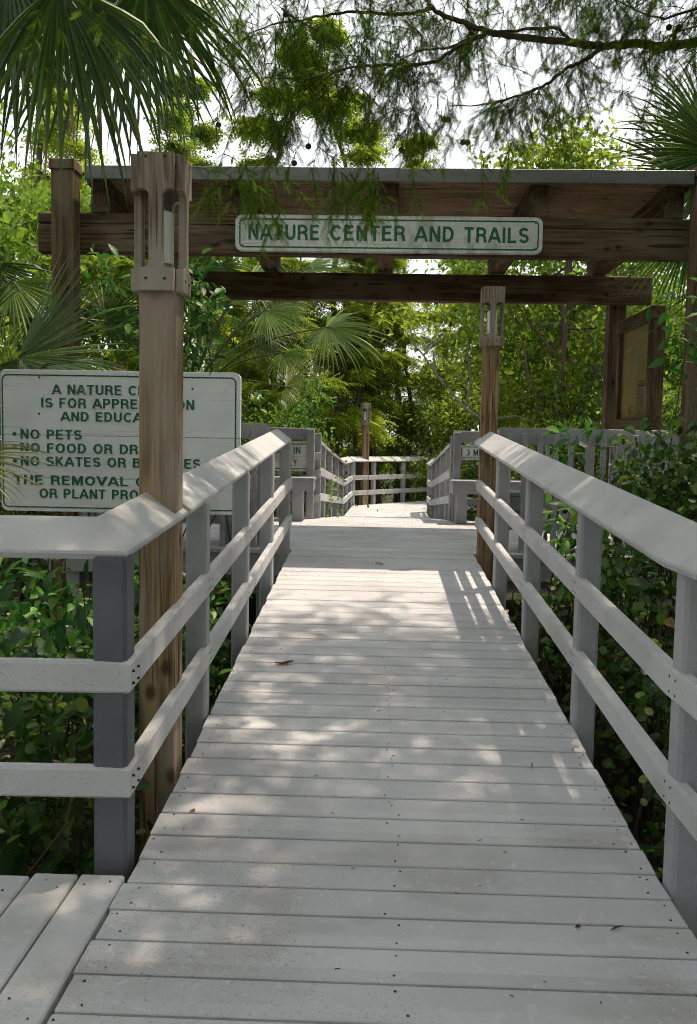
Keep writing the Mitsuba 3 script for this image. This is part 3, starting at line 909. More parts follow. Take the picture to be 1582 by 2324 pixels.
def colours(r, n, a, b, spread=.18, odd=None, p_odd=.0):
    t = r.random((n, 1))
    c = np.asarray(a) * (1 - t) + np.asarray(b) * t
    c = c * (1 + spread * r.normal(size=(n, 1)))
    if odd is not None:
        m = r.random(n) < p_odd
        c[m] = np.asarray(odd)[r.integers(0, len(odd), m.sum())]
    return np.clip(c, .004, .9)


def rand_dirs(r, n):
    return unit(r.normal(size=(n, 3)))


def branch_path(r, a, b, wob, n=6):
    a, b = np.asarray(a, float), np.asarray(b, float)
    t = np.linspace(0, 1, n)[:, None]
    p = a + (b - a) * t
    L = np.linalg.norm(b - a)
    p[1:-1] += r.normal(size=(n - 2, 3)) * wob * L
    return p


# ------------------------------------------------------------------ tree prototypes for the wood behind
def broadleaf_parts(seed, h, spread, nleaf, leaf, ca, cb, base=.25, bark='bark_grey', nl=9, lean=.05, tmpl=None, stems=1):
    r = np.random.default_rng(seed)
    trunk, limbs, centres = [], [], []
    for s in range(stems):
        off = np.array([r.normal(0, .12), r.normal(0, .12), 0]) * (stems > 1)
        top = off + np.array([r.normal(0, lean * h + .25 * (stems > 1)), r.normal(0, lean * h + .25 * (stems > 1)), h * .86])
        tp = smooth_path(branch_path(r, off - [0, 0, .3], top, .035, 7), 3)
        r0 = .018 * h / max(1, stems ** .5)
        trunk.append(tube(tp, np.linspace(r0, r0 * .22, len(tp)), 7))
        for i in range(nl // stems):
            k = int(r.uniform(base, .97) * (len(tp) - 1))
            an = r.uniform(0, 2 * np.pi)
            L = spread * r.uniform(.45, 1.0) * (1.15 - .5 * abs(k / len(tp) - .55))
            e = tp[k] + np.array([math.cos(an) * L, math.sin(an) * L, r.uniform(.05, .7) * L])
            bp = smooth_path(branch_path(r, tp[k], e, .09, 5), 3)
            limbs.append(tube(bp, np.linspace(r0 * .42, r0 * .08, len(bp)), 5))
            for j in range(5):
                q = bp[int(r.uniform(.4, .999) * len(bp))]
                e2 = q + rand_dirs(r, 1)[0] * np.array([1, 1, .7]) * L * r.uniform(.2, .5)
                b2 = branch_path(r, q, e2, .08, 4)
                limbs.append(tube(b2, np.linspace(r0 * .14, r0 * .05, 4), 4))
                centres += [e2, (q + e2) / 2]
            centres.append(bp[-1])
        centres.append(tp[-1])
    C = np.array(centres)
    which = r.integers(0, len(C), nleaf)
    pos = C[which] + r.normal(size=(nleaf, 3)) * np.array([1, 1, .75]) * spread * .15
    d = unit(r.normal(size=(nleaf, 3)) + np.array([0, 0, -.25]) + .6 * unit(pos - C.mean(0)))
    n = unit(r.normal(size=(nleaf, 3)) * .6 + np.array([0, 0, 1.0]))
    clump = r.normal(size=len(C)) * .14
    c = colours(r, nleaf, ca, cb, .16) * (1 + clump[which])[:, None]
    crown = scatter(tmpl or SMALL, pos, frames(d, n), leaf * r.uniform(.6, 1.25, nleaf), c)
    return join(trunk), join(limbs), crown, bark, 'leaf_soft'


def cypress_parts(seed, h, spread, nspray, size, ca, cb, base=.2, nl=26, tmpl=None):
    r = np.random.default_rng(seed)
    tp = smooth_path(branch_path(r, [0, 0, -.3], [r.normal(0, .02 * h), r.normal(0, .02 * h), h], .012, 7), 3)
    r0 = .0085 * h
    trunk = tube(tp, np.linspace(r0 * 1.25, r0 * .12, len(tp)), 7)
    limbs, pp, dd = [], [], []
    for i in range(nl):
        t = base + (1 - base) * (i + r.random()) / nl
        o = tp[min(int(t * (len(tp) - 1)), len(tp) - 1)]
        an = r.uniform(0, 2 * np.pi)
        L = spread * (1.08 - t) ** .6 * r.uniform(.55, 1.1)
        e = o + np.array([math.cos(an) * L, math.sin(an) * L, L * r.uniform(-.15, .30)])
        bp = smooth_path(branch_path(r, o, e, .05, 5), 3)
        bp[:, 2] -= .10 * L * np.linspace(0, 1, len(bp)) ** 2
        limbs.append(tube(bp, np.linspace(r0 * .22, r0 * .05, len(bp)), 4))
        m = nspray // nl
        u = r.uniform(.12, 1, m) ** .75 * (len(bp) - 1.001)
        iu = u.astype(int)
        q = bp[iu] + (bp[iu + 1] - bp[iu]) * (u - iu)[:, None]
        pp.append(q + r.normal(size=(m, 3)) * np.array([1, 1, .6]) * L * .10)
        dd.append(unit(bp[-1] - bp[0]) * .5 + r.normal(size=(m, 3)) * np.array([.8, .8, .35]) + [0, 0, -.30])
    pp, dd = np.vstack(pp), np.vstack(dd)
    N = len(pp)
    nrm = unit(r.normal(size=(N, 3)) * .5 + [0, 0, 1.0])
    crown = scatter(tmpl or SPRAY_LO, pp, frames(dd, nrm), size * r.uniform(.6, 1.2, N), colours(r, N, ca, cb, .14))
    return trunk, join(limbs), crown, 'bark_brown', 'leaf_feather'


def proto(key, parts):
    trunk, limbs, crown, bark, leafm = parts
    scene[key] = {'type': 'shapegroup', 'trunk': mikit.ply(trunk, bark, smooth=True), 'limb': mikit.ply(limbs, bark, smooth=False),
                  'crown': mikit.ply((crown[0], crown[1]), leafm, color=crown[2])}


YG_A, YG_B = (.20, .31, .03), (.40, .47, .06)          # young yellow green
MG_A, MG_B = (.10, .20, .02), (.23, .35, .04)         # mid green
DG_A, DG_B = (.03, .07, .016), (.08, .14, .028)      # dark green
proto('shape_cypress_a', cypress_parts(11, 9.0, 2.0, 4300, .37, MG_A, YG_B, .18))
proto('shape_cypress_b', cypress_parts(12, 11.0, 2.3, 5200, .39, YG_A, YG_B, .24))
proto('shape_cypress_c', cypress_parts(13, 8.5, 1.5, 2300, .33, MG_A, YG_B, .42, 20))
proto('shape_broadleaf_a', broadleaf_parts(21, 7.5, 2.3, 9000, .155, MG_A, YG_A, .22, stems=2))
proto('shape_broadleaf_b', broadleaf_parts(22, 6.0, 2.0, 7500, .15, MG_A, YG_B, .18, stems=3))
proto('shape_broadleaf_c', broadleaf_parts(23, 9.0, 2.9, 10500, .17, MG_A, YG_A, .25))
proto('shape_thicket_a', broadleaf_parts(31, 2.3, 1.2, 5500, .10, DG_A, MG_B, .05, 'bark_brown', 12, stems=4))
proto('shape_thicket_b', broadleaf_parts(32, 3.2, 1.5, 7500, .11, DG_A, MG_B, .05, 'bark_brown', 14, stems=4))

KINDS = {'c': ('cypress_tree', 'tree', ('shape_cypress_a', 'shape_cypress_b', 'shape_cypress_c')), 'b': ('broadleaf_tree', 'tree', ('shape_broadleaf_a', 'shape_broadleaf_b', 'shape_broadleaf_c')),
         't': ('thicket_bush', 'bush', ('shape_thicket_a', 'shape_thicket_b'))}
GROUPS = {}


def plant(kind, which, x, y, s=1.0, rot=0.0, label=None, group=None, z=GROUND):
    name, cat, protos = KINDS[kind]
    k = key_for(name)
    scene[k] = {'type': 'instance', 'shapegroup': {'type': 'ref', 'id': protos[which]},
                'to_world': T().translate([x, y, z]).rotate([0, 0, 1], rot).scale(s)}
    tag(k, label, cat, group)
    return k


WOOD = [
    ('c', 1, -6.6, 17, 1.1, 'tall feathery cypress behind the hanging palm fronds at the far left', None),
    ('c', 0, -4.0, 18.5, 1.15, 'light green cypress seen between the palm fronds and the roof at the left', None),
    ('c', 1, -2.6, 22.0, 1.15, 'yellow green cypress rising above the roof left of centre', None),
    ('c', 1, -0.9, 23.5, 1.22, 'yellow green cypress rising highest above the middle of the roof', None),
    ('c', 0, 0.7, 27, 1.35, 'pale cypress behind the others above the middle of the roof', None),
    ('b', 0, -5.2, 11.5, 0.92, 'sunlit broad leaved tree at the left edge beside the pavilion post', None),
    ('b', 1, -7.2, 13.5, 1.0, 'broad leaved tree with light gaps beyond the left edge tree', None),
    ('c', 2, -1.59, 21.0, 0.95, 'slender cypress sapling behind the far end railing, first from the left', 'cypress saplings behind the far end railing'),
    ('c', 2, -1.27, 23.5, 1.0, 'slender cypress sapling behind the far end railing, second from the left', 'cypress saplings behind the far end railing'),
    ('c', 2, -0.97, 25.0, 0.9, 'slender cypress sapling behind the far end railing, third from the left', 'cypress saplings behind the far end railing'),
    ('c', 2, -0.49, 22.8, 1.05, 'slender cypress sapling behind the far end railing, fourth from the left', 'cypress saplings behind the far end railing'),
    ('c', 2, 0.03, 26.0, 1.1, 'slender cypress sapling behind the far end railing, fifth from the left', 'cypress saplings behind the far end railing'),
    ('c', 2, 0.26, 24.0, 1.05, 'slender cypress sapling behind the far end railing, sixth from the left', 'cypress saplings behind the far end railing'),
    ('c', 2, 1.05, 24.8, 1.1, 'slender cypress sapling behind the far end railing, seventh from the left', 'cypress saplings behind the far end railing'),
    ('c', 2, 1.88, 27.0, 1.0, 'slender cypress sapling behind the far end railing, eighth from the left', 'cypress saplings behind the far end railing'),
    ('c', 2, 2.4, 25.0, 1.0, 'slender cypress sapling behind the far end railing, ninth from the left', 'cypress saplings behind the far end railing'),
    ('c', 2, 3.05, 28.0, 1.1, 'slender cypress sapling behind the far end railing, tenth from the left', 'cypress saplings behind the far end railing'),
    ('b', 2, 4.9, 16.6, 0.85, 'leafy tree with a dark leaning trunk right of the second lamp post', None),
    ('b', 0, 6.3, 15.3, 0.85, 'bright leafy tree behind the map board', None),
    ('b', 1, 4.1, 19.2, 1.0, 'many stemmed bright tree right of the far walkway', None),
    ('b', 1, 5.6, 20.6, 1.15, 'bright green leafy tree whose top shows above the right half of the roof', None),
    ('b', 0, 6.6, 18.5, 0.85, 'leafy tree farthest right behind the palm', None),
    ('b', 2, 5.4, 23.5, 0.8, 'taller leafy tree in the second row at the right', None),
    ('b', 1, 3.2, 23.0, 0.9, 'leafy tree in the second row right of the saplings', None),
    ('c', 2, -3.6, 14.5, 0.72, 'low feathery cypress behind the fan palm and the rules sign', None),
    ('c', 2, -2.2, 16.8, 0.7, 'low feathery cypress left of the far walkway behind the palm', None),
    ('c', 0, -2.9, 19.5, 0.62, 'feathery young cypress between the palm and the sapling trunks', None),
    ('c', 2, -3.2, 13.0, 0.62, 'low feathery cypress just behind the left back bench', None),
    ('c', 2, -5.2, 15.0, 0.85, 'feathery cypress behind the left pavilion post', None),
    ('c', 0, -2.6, 20.6, 0.75, 'young yellow green cypress left of the far walkway bend', None),
    ('b', 0, -4.4, 16.2, 0.95, 'broad leaved tree behind the palm left of the big lamp post', None),
    ('b', 1, -6.0, 9.8, 0.8, 'bushy broad leaved tree beyond the left end of the beam', None),
    ('c', 0, -3.6, 24.0, 0.9, 'feathery cypress in the second row left of the saplings', None),
    ('b', 2, -6.5, 22, 0.9, 'tall leafy tree in the second row at the far left', None),
    ('c', 0, -0.2, 30, 0.95, 'pale feathery cypress showing between the sapling trunks', None),
    ('t', 1, -1.75, 13.6, 0.8, 'dark bush beside the far walkway under the fan palm', None),
    ('t', 0, -1.6, 15.8, 1.0, 'dark bush left of the middle of the far walkway', None),
    ('t', 1, -1.9, 18.2, 0.9, 'dark bush near the left bend of the far walkway', None),
    ('t', 1, 2.6, 13.6, 0.8, 'green bush right of the far walkway behind the arrow sign', None),
    ('t', 0, 3.6, 13.9, 1.1, 'green bush behind the right back bench', None),
    ('t', 1, 5.0, 13.2, 1.0, 'green bush right of the map board', None),
    ('t', 0, 2.3, 16.0, 0.9, 'green bush in the inner bend of the far walkway', None),
    ('t', 1, -4.4, 10.2, 1.0, 'dark bush left of the pavilion floor', None),
    ('t', 0, -3.9, 13.0, 1.2, 'dark bush behind the left back bench', None),
    ('t', 1, 4.7, 9.8, 1.0, 'dark bush at the right side of the pavilion floor', None),
    ('b', 2, -3.5, -6, 1.15, 'leafy tree of the wood around the near end of the boardwalk', 'trees around the near end of the boardwalk'),
    ('b', 0, 0.5, -8, 1.3, 'leafy tree of the wood around the near end of the boardwalk', 'trees around the near end of the boardwalk'),
    ('b', 2, 4, -6.5, 1.1, 'leafy tree of the wood around the near end of the boardwalk', 'trees around the near end of the boardwalk'),
    ('b', 0, -7, -1.5, 1.2, 'leafy tree of the wood around the near end of the boardwalk', 'trees around the near end of the boardwalk'),
    ('b', 2, 7.8, -2, 1.0, 'leafy tree of the wood around the near end of the boardwalk', 'trees around the near end of the boardwalk'),
    ('b', 0, -7.5, 3, 1.1, 'leafy tree of the wood around the near end of the boardwalk', 'trees around the near end of the boardwalk'),
    ('t', 1, -4, -2.5, 1.2, 'bush of the wood around the near end of the boardwalk', 'bushes around the near end of the boardwalk'),
    ('t', 1, 4.2, -3, 1.2, 'bush of the wood around the near end of the boardwalk', 'bushes around the near end of the boardwalk'),
    ('t', 0, 1, -4.5, 1.3, 'bush of the wood around the near end of the boardwalk', 'bushes around the near end of the boardwalk'),
    ('t', 0, -1.6, -4.2, 1.2, 'bush of the wood around the near end of the boardwalk', 'bushes around the near end of the boardwalk'),
    ('b', 1, 8.2, 6, 1.1, 'leafy tree of the wood around the near end of the boardwalk', 'trees around the near end of the boardwalk'),
    ('b', 1, -8, 7, 1.2, 'leafy tree of the wood around the near end of the boardwalk', 'trees around the near end of the boardwalk'),
]
for kind, which, x, y, s, label, group in WOOD:
    plant(kind, which, x, y, s, (x * 71 + y * 37) % 360, label, group)
r = np.random.default_rng(77)
n = 0
for y in np.arange(32, 62, 7):                          # the wood behind, closing the view
    for x in np.arange(-.62 * y - 4, .62 * y + 4, 5.8):
        k = r.random()
        kind = 'c' if (k < .55 if x < 5 else k < .2) else 'b'
        plant(kind, int(r.integers(0, 3)), x + r.uniform(-1.6, 1.6), y + r.uniform(-2, 2), r.uniform(.75, 1.05) if x < -4 or x > 6 else r.uniform(.62, .85), r.uniform(0, 360),
              'feathery cypress in the far wood' if kind == 'c' else 'leafy tree in the far wood', 'feathery trees of the far wood' if kind == 'c' else 'leafy trees of the far wood')
for x, y in [(a, b) for a in np.arange(-15, 16, 2.3) for b in (24.5, 28.5)]:
    if abs(x - (y - 20) * .8 - 1) < 2.2 and y < 27: continue
    plant('t', int(r.integers(0, 2)), x + r.uniform(-.8, .8), y + r.uniform(-1, 1), r.uniform(.7, 1.1), r.uniform(0, 360), 'dark low bush between the far trunks', 'low bushes between the far trunks')


# ------------------------------------------------------------------ palms
def palm_leaflets(hast, axis, normal, L, nseg, spread, seed, droop=1.0, fused=.30, curve=.25, wscale=1.2, fold_ends=None):
    """the blades of one fan leaf: long pleated strips, joined near the stalk, free and drooping towards their tips"""
    r = np.random.default_rng(seed)
    a = unit(np.asarray(axis, float)); n0 = np.asarray(normal, float); n0 = unit(n0 - (n0 @ a) * a); b = np.cross(n0, a)
    th = np.linspace(-spread / 2, spread / 2, nseg)
    K = 9
    out = []
    dth = spread / (nseg - 1)
    for i, t in enumerate(th):
        t = t + r.normal(0, .16) * dth
        Li = L * (.72 + .28 * math.cos(t * .9)) * r.uniform(.80, 1.08)
        tw = r.normal(0, .55)
        d = unit(math.cos(t) * a + math.sin(t) * b - n0 * curve * .3 * abs(math.sin(t)))
        side0 = -math.sin(t) * a + math.cos(t) * b
        g = droop * r.uniform(.5, 1.5)
        kink = r.uniform(.55, .85) if r.random() < .35 else 2
        pos, p, dc = [], np.asarray(hast, float).copy(), d.copy()
        us = np.linspace(0, 1, K)
        wv, nv = [], []
        for k, u in enumerate(us):
            if k:
                gg = g * (.15 if u < fused else 1.0) * u + (2.2 * g if u > kink else 0)
                dc = unit(dc + np.array([0, 0, -1.0]) * gg * (1.0 / K))
                p = p + dc * Li / (K - 1)
            pos.append(p.copy())
            sd = unit(side0 - (side0 @ dc) * dc); nn = np.cross(dc, sd)
            if nn @ n0 < 0: nn = -nn
            a_ = tw * max(0.0, u - fused) * 1.3
            sd, nn = sd * math.cos(a_) + nn * math.sin(a_), nn * math.cos(a_) - sd * math.sin(a_)
            nv.append(nn); wv.append(sd)
        pos, nv, wv = np.array(pos), np.array(nv), np.array(wv)
        w = np.where(us < fused, 2 * Li * us * math.sin(dth / 2) * 1.02, 0)
        wf = 2 * Li * fused * math.sin(dth / 2) * 1.02
        w = np.where(us >= fused, wf * np.maximum(1 - ((us - fused) / (1 - fused)) ** 1.4, .03), w) * wscale
        up = .5 * w
        l = pos - wv * w[:, None] / 2 - nv * up[:, None] * .5
        m = pos + nv * up[:, None] * .5
        q = pos + wv * w[:, None] / 2 - nv * up[:, None] * .5
        v = np.stack([l, m, q], 1).reshape(-1, 3)
        f = []
        for k in range(K - 1):
            A = 3 * k
            f += [[A, A + 3, A + 4], [A, A + 4, A + 1], [A + 1, A + 4, A + 5], [A + 1, A + 5, A + 2]]
        out.append((v, np.array(f), np.repeat(us, 3)))
    return out


def frond(parent, base, hast, axis, normal, L, nseg, spread, seed, ca, cb, droop=1.0, pieces=False, dry=.25, label=None, petiole=True, **kw):
    """one fan leaf = stalk + blades; pieces: every blade an entry of its own"""
    r = np.random.default_rng(seed + 500)
    fr_ = key_for('frond', parent)
    leaves = palm_leaflets(hast, axis, normal, L, nseg, spread, seed, droop, **kw)
    labels[fr_] = {'label': label} if label else {}
    if petiole:
        base, hast = np.asarray(base, float), np.asarray(hast, float)
        mid = (base + hast) / 2 + np.array([0, 0, .10 * np.linalg.norm(hast - base)])
        pth = smooth_path([base, mid, hast, hast + unit(np.asarray(axis, float)) * L * .16], 4)
        pt = tube(pth, np.linspace(.022, .007, len(pth)), 6)
        k = fr_ + '__stalk'; USED.add(k)
        scene[k] = mikit.ply(pt, 'leaf_palm', smooth=True, color=np.tile(np.array([.10, .13, .035]), (len(pt[0]), 1)))
    V, F, C, n = [], [], [], 0
    for v, f, u in leaves:
        t = r.random()
        c = np.asarray(ca) * (1 - t) + np.asarray(cb) * t
        c = np.tile(c, (len(v), 1))
        if r.random() < dry:                              # dead, straw coloured tips
            e = np.clip((u - r.uniform(.6, .9)) / .15, 0, 1)[:, None]
            c = c * (1 - e) + np.array([.30, .22, .09]) * e
        c = np.clip(c * r.uniform(.7, 1.3), .004, .9)
        if pieces:
            k = key_for('leaflet', fr_)
            scene[k] = mikit.ply((v, f), 'leaf_palm', color=c)
        else:
            V.append(v); F.append(f + n); C.append(c); n += len(v)
    if not pieces:
        k = key_for('blade', fr_)
        scene[k] = mikit.ply((np.vstack(V), np.vstack(F)), 'leaf_palm', color=np.vstack(C))
    return fr_


def palm_trunk(parent, x, y, ztop, rad=.15):
    r = np.random.default_rng(int(x * 100 + 1000))
    z = np.linspace(GROUND - .2, ztop, 26)
    p = np.stack([x + 0 * z, y + 0 * z, z], 1)
    obj('trunk', tube(p, rad * (1 + .12 * np.sin(z * 37)), 10), 'bark_grey', parent, smooth=True)
    boots = []
    for i in range(40):
        zz, an = r.uniform(max(GROUND, ztop - 1.6), ztop), r.uniform(0, 6.28)
        d = np.array([math.cos(an), math.sin(an), 0])
        o = np.array([x, y, zz]) + d * rad * .9
        boots.append(tube([o, o + d * .07 + [0, 0, .12], o + d * .13 + [0, 0, .26]], [.035, .03, .008], 5))
    k = obj('boot', join(boots), 'bark_grey', parent); tag(k, kind='stuff')


PALM_D, PALM_M, PALM_L = (.030, .075, .012), (.075, .15, .02), (.19, .28, .04)
# the palm whose fronds hang into the top left corner
p1 = thing('sabal_palm', 'tall fan palm whose large dark fronds hang down in the top left corner', 'palm tree')
palm_trunk(p1, -2.892, 5.6, 4.571)
frond(p1, (-2.892, 5.6, 4.571), (-1.74, 4.75, 3.843), (0.261, -0.034, -0.965), (0.12, -1, 0.3), 1.18, 24, 2.1, 1, PALM_D, PALM_M, droop=2.0, pieces=True, label='largest frond, hanging straight down')
frond(p1, (-2.892, 5.6, 4.571), (-1.386, 5.2, 4.125), (0.248, 0.103, -0.963), (0.2, -1, 0.4), 1.12, 25, 1.9, 2, PALM_D, PALM_M, droop=1.7, pieces=True, label='frond hanging towards the lamp post')
frond(p1, (-2.892, 5.6, 4.571), (-2.234, 5.3, 4.201), (-0.079, -0.136, -0.988), (-0.3, -1, 0.3), 1.0, 22, 2.4, 3, PALM_D, PALM_D, droop=0.7, pieces=True)
frond(p1, (-2.892, 5.6, 4.571), (-1.861, 5.7, 4.251), (0.214, -0.084, -0.973), (0.1, -1, 0.2), 1.2, 24, 2.1, 4, PALM_D, PALM_D, droop=0.6, pieces=True)
frond(p1, (-2.892, 5.6, 4.571), (-1.426, 5.9, 4.687), (0.51, 0.0, -0.86), (0.5, -1, 0.6), 0.85, 22, 1.7, 5, PALM_D, PALM_L, droop=1.0, pieces=False)
frond(p1, (-2.892, 5.6, 4.571), (-1.717, 6.1, 4.597), (0.111, -0.075, -0.991), (0.1, -1, 0.2), 1.22, 22, 1.8, 6, PALM_D, PALM_D, droop=0.6, pieces=False)
frond(p1, (-2.892, 5.6, 4.571), (-2.428, 5.9, 4.434), (0.036, 0.0, -0.999), (-0.1, -1, 0.2), 1.2, 22, 2.2, 9, PALM_D, PALM_D, droop=0.7, pieces=False)
frond(p1, (-2.892, 5.6, 4.571), (-3.471, 6.2, 5.406), (-0.76, 0.275, 0.589), (-0.3, 0.2, 1), 1.0, 30, 2.6, 7, PALM_M, PALM_L, droop=0.8, pieces=False)
# the palm behind the right front corner of the pavilion
p2 = thing('sabal_palm', 'fan palm spreading its dark fronds above the right end of the roof', 'palm tree')
palm_trunk(p2, 4.046, 10.0, 4.392)
frond(p2, (4.046, 10.0, 4.392), (3.543, 9.7, 4.368), (-0.899, -0.119, 0.421), (-0.3, -1, 0.25), 1.2, 34, 3.0, 21, PALM_D, PALM_M, droop=0.5, pieces=True, wscale=1.5)
frond(p2, (4.046, 10.0, 4.392), (3.642, 9.5, 4.56), (-0.781, 0.0, 0.624), (-0.2, -1, 0.3), 1.25, 32, 2.6, 26, PALM_D, PALM_M, droop=0.8, pieces=False, wscale=1.5)
frond(p2, (4.046, 10.0, 4.392), (3.848, 10.2, 4.547), (-1.0, 0.0, -0.008), (-0.3, -1, 0.2), 1.2, 30, 2.6, 27, PALM_D, PALM_D, droop=0.5, pieces=False, wscale=1.5)
frond(p2, (4.046, 10.0, 4.392), (3.591, 9.9, 4.928), (-0.702, 0.0, 0.713), (-0.2, -1, 0.5), 1.0, 22, 2.4, 22, PALM_D, PALM_M, droop=1.2, pieces=False)
frond(p2, (4.046, 10.0, 4.392), (3.674, 10.4, 4.003), (-0.376, 0.0, -0.927), (-0.3, -1, 0.1), 1.1, 30, 1.9, 23, PALM_D, PALM_M, droop=0.9, pieces=False, wscale=1.4)
frond(p2, (4.046, 10.0, 4.392), (3.999, 10.0, 3.422), (-0.272, 0.0, -0.962), (-0.3, -1, 0.1), 1.0, 30, 1.9, 24, PALM_D, PALM_D, droop=0.8, pieces=False)
frond(p2, (4.046, 10.0, 4.392), (4.506, 10.2, 4.797), (0.938, 0.0, 0.346), (0.3, -0.6, 0.8), 1.0, 30, 2.6, 25, PALM_D, PALM_M, droop=0.8, pieces=False)
p3 = thing('sabal_palm', 'fan palm behind the pavilion with a glossy hanging frond left of the far walkway', 'palm tree')
palm_trunk(p3, -3.09, 14.2, 2.128, .13)
frond(p3, (-3.09, 14.2, 2.128), (-0.746, 13.0, 3.16), (0.829, -0.34, -0.445), (0.05, -0.75, 0.7), 1.08, 42, 4.2, 31, PALM_M, PALM_L, droop=1.1, pieces=True, label='broad glossy frond hanging under the back beam')
frond(p3, (-3.09, 14.2, 2.128), (-2.592, 14.4, 4.352), (0.046, -0.218, -0.975), (0, -1, 0.4), 0.75, 40, 4.6, 32, PALM_D, PALM_M, droop=0.4, pieces=False)
frond(p3, (-3.09, 14.2, 2.128), (-1.205, 14.4, 4.283), (0.97, -0.241, -0.036), (0.1, -0.8, 0.6), 1.0, 38, 2.4, 33, PALM_M, PALM_L, droop=0.6, pieces=False)
frond(p3, (-3.09, 14.2, 2.128), (-1.52, 14.0, 3.782), (0.105, 0.0, -0.994), (0, -1, 0.3), 0.75, 36, 2.5, 34, PALM_M, PALM_L, droop=0.8, pieces=False)
frond(p3, (-3.09, 14.2, 2.128), (-1.363, 13.2, 2.282), (0.951, -0.302, 0.074), (0, -0.9, 0.5), 0.66, 34, 3.6, 35, PALM_L, (.42,.40,.18), droop=0.7, pieces=False, label='small fan with dry pale blades', dry=.7)
frond(p3, (-3.09, 14.2, 2.128), (-2.356, 13.9, 3.629), (0.813, 0.0, 0.582), (-0.3, -0.9, 0.4), 0.8, 30, 1.5, 36, PALM_L, (.30,.34,.16), droop=0.9, pieces=False)
frond(p3, (-3.09, 14.2, 2.128), (-1.751, 13.6, 3.486), (0.791, -0.329, -0.515), (0.1, -0.8, 0.6), 0.85, 30, 2.8, 39, PALM_M, PALM_L, droop=1.2, pieces=False, dry=.5)
frond(p3, (-3.09, 14.2, 2.128), (-2.076, 13.9, 3.979), (0.975, -0.137, 0.174), (0.1, -0.8, 0.6), 0.85, 30, 2.6, 40, PALM_M, PALM_L, droop=1.0, pieces=False)
frond(p3, (-3.09, 14.2, 2.128), (-1.477, 13.7, 2.853), (0.685, -0.311, -0.659), (0.1, -0.8, 0.6), 0.7, 28, 2.8, 46, PALM_M, PALM_L, droop=1.0, pieces=False)
frond(p3, (-3.09, 14.2, 2.128), (-3.146, 14.6, 4.096), (-0.378, 0.152, 0.913), (-0.1, -0.9, 0.3), 0.9, 36, 2.8, 37, PALM_D, PALM_M, droop=0.6, pieces=False)
frond(p3, (-3.09, 14.2, 2.128), (-1.976, 14.8, 3.262), (0.793, 0.0, -0.609), (0, -0.9, 0.3), 0.8, 34, 2.6, 38, PALM_D, PALM_M, droop=0.6, pieces=False)
p4 = thing('saw_palmetto', 'palmetto with a big half folded fan just above the rules sign', 'palm')
frond(p4, (-3.466, 8.0, 1.391), (-3.22, 7.75, 2.139), (0.854, -0.208, 0.476), (0.1, -0.85, 0.45), 1.32, 24, 1.75, 41, (.08,.17,.05), (.17,.27,.09), droop=0.25, pieces=True, label='big half folded fan pointing up to the right', wscale=1.15)
frond(p4, (-3.466, 8.0, 1.391), (-3.22, 7.75, 2.132), (-0.028, -0.278, -0.96), (-0.1, -1, 0.3), 0.55, 26, 2.6, 42, PALM_D, PALM_M, droop=0.4, pieces=False)
frond(p4, (-3.466, 8.0, 1.391), (-2.929, 7.6, 2.059), (0.983, -0.159, 0.09), (0.1, -0.35, 0.9), 0.88, 26, 1.5, 43, PALM_M, (.24,.28,.12), droop=2.0, pieces=True, label='frond with pale drooping ribbon blades')
frond(p4, (-3.466, 8.0, 1.391), (-3.745, 8.0, 2.368), (-0.446, 0.0, 0.895), (-0.3, -0.9, 0.4), 1.0, 34, 2.4, 44, PALM_D, PALM_M, droop=0.7, pieces=False)
p5 = thing('saw_palmetto', 'palmetto with straw tipped blades reaching in from the left edge over the rules sign', 'palm')
frond(p5, (-2.649, 4.9, 0.875), (-2.223, 4.55, 1.32), (0.896, -0.22, -0.386), (0.1, -0.8, 0.6), 0.56, 26, 1.9, 51, (.14,.20,.06), (.30,.30,.10), droop=0.7, pieces=True, dry=.8)
frond(p5, (-2.649, 4.9, 0.875), (-2.481, 4.8, 1.487), (0.849, -0.168, 0.502), (0.1, -0.9, 0.5), 0.5, 26, 2.0, 52, (.10,.16,.05), (.22,.24,.08), droop=0.8, pieces=False, dry=.6)
frond(p5, (-2.649, 4.9, 0.875), (-2.764, 4.8, 1.258), (-0.93, 0.0, 0.367), (-0.2, -0.6, 0.8), 0.6, 26, 2.4, 53, PALM_M, PALM_L, droop=0.8, pieces=False)
p6 = thing('saw_palmetto', 'dark drooping palmetto in the shade left of the pavilion', 'palm')
frond(p6, (-4.493, 9.6, 2.562), (-3.978, 9.4, 3.112), (0.745, -0.167, -0.646), (0.1, -0.8, 0.6), 0.95, 26, 2.4, 61, PALM_M, PALM_L, droop=1.1, pieces=True, wscale=1.4)
frond(p6, (-4.493, 9.6, 2.562), (-4.423, 9.8, 3.377), (0.422, -0.176, -0.889), (0, -0.9, 0.4), 1.0, 26, 2.6, 62, PALM_D, PALM_M, droop=0.9, pieces=False, wscale=1.4)
frond(p6, (-4.493, 9.6, 2.562), (-3.861, 9.9, 2.909), (0.521, 0.0, -0.853), (0.1, -1, 0.3), 0.8, 34, 2.6, 63, PALM_D, PALM_D, droop=0.8, pieces=False)
frond(p6, (-4.493, 9.6, 2.562), (-3.191, 10.2, 2.811), (0.894, 0.0, 0.448), (0, -1, 0.3), 0.8, 34, 3.6, 64, PALM_D, PALM_M, droop=0.7, pieces=False)


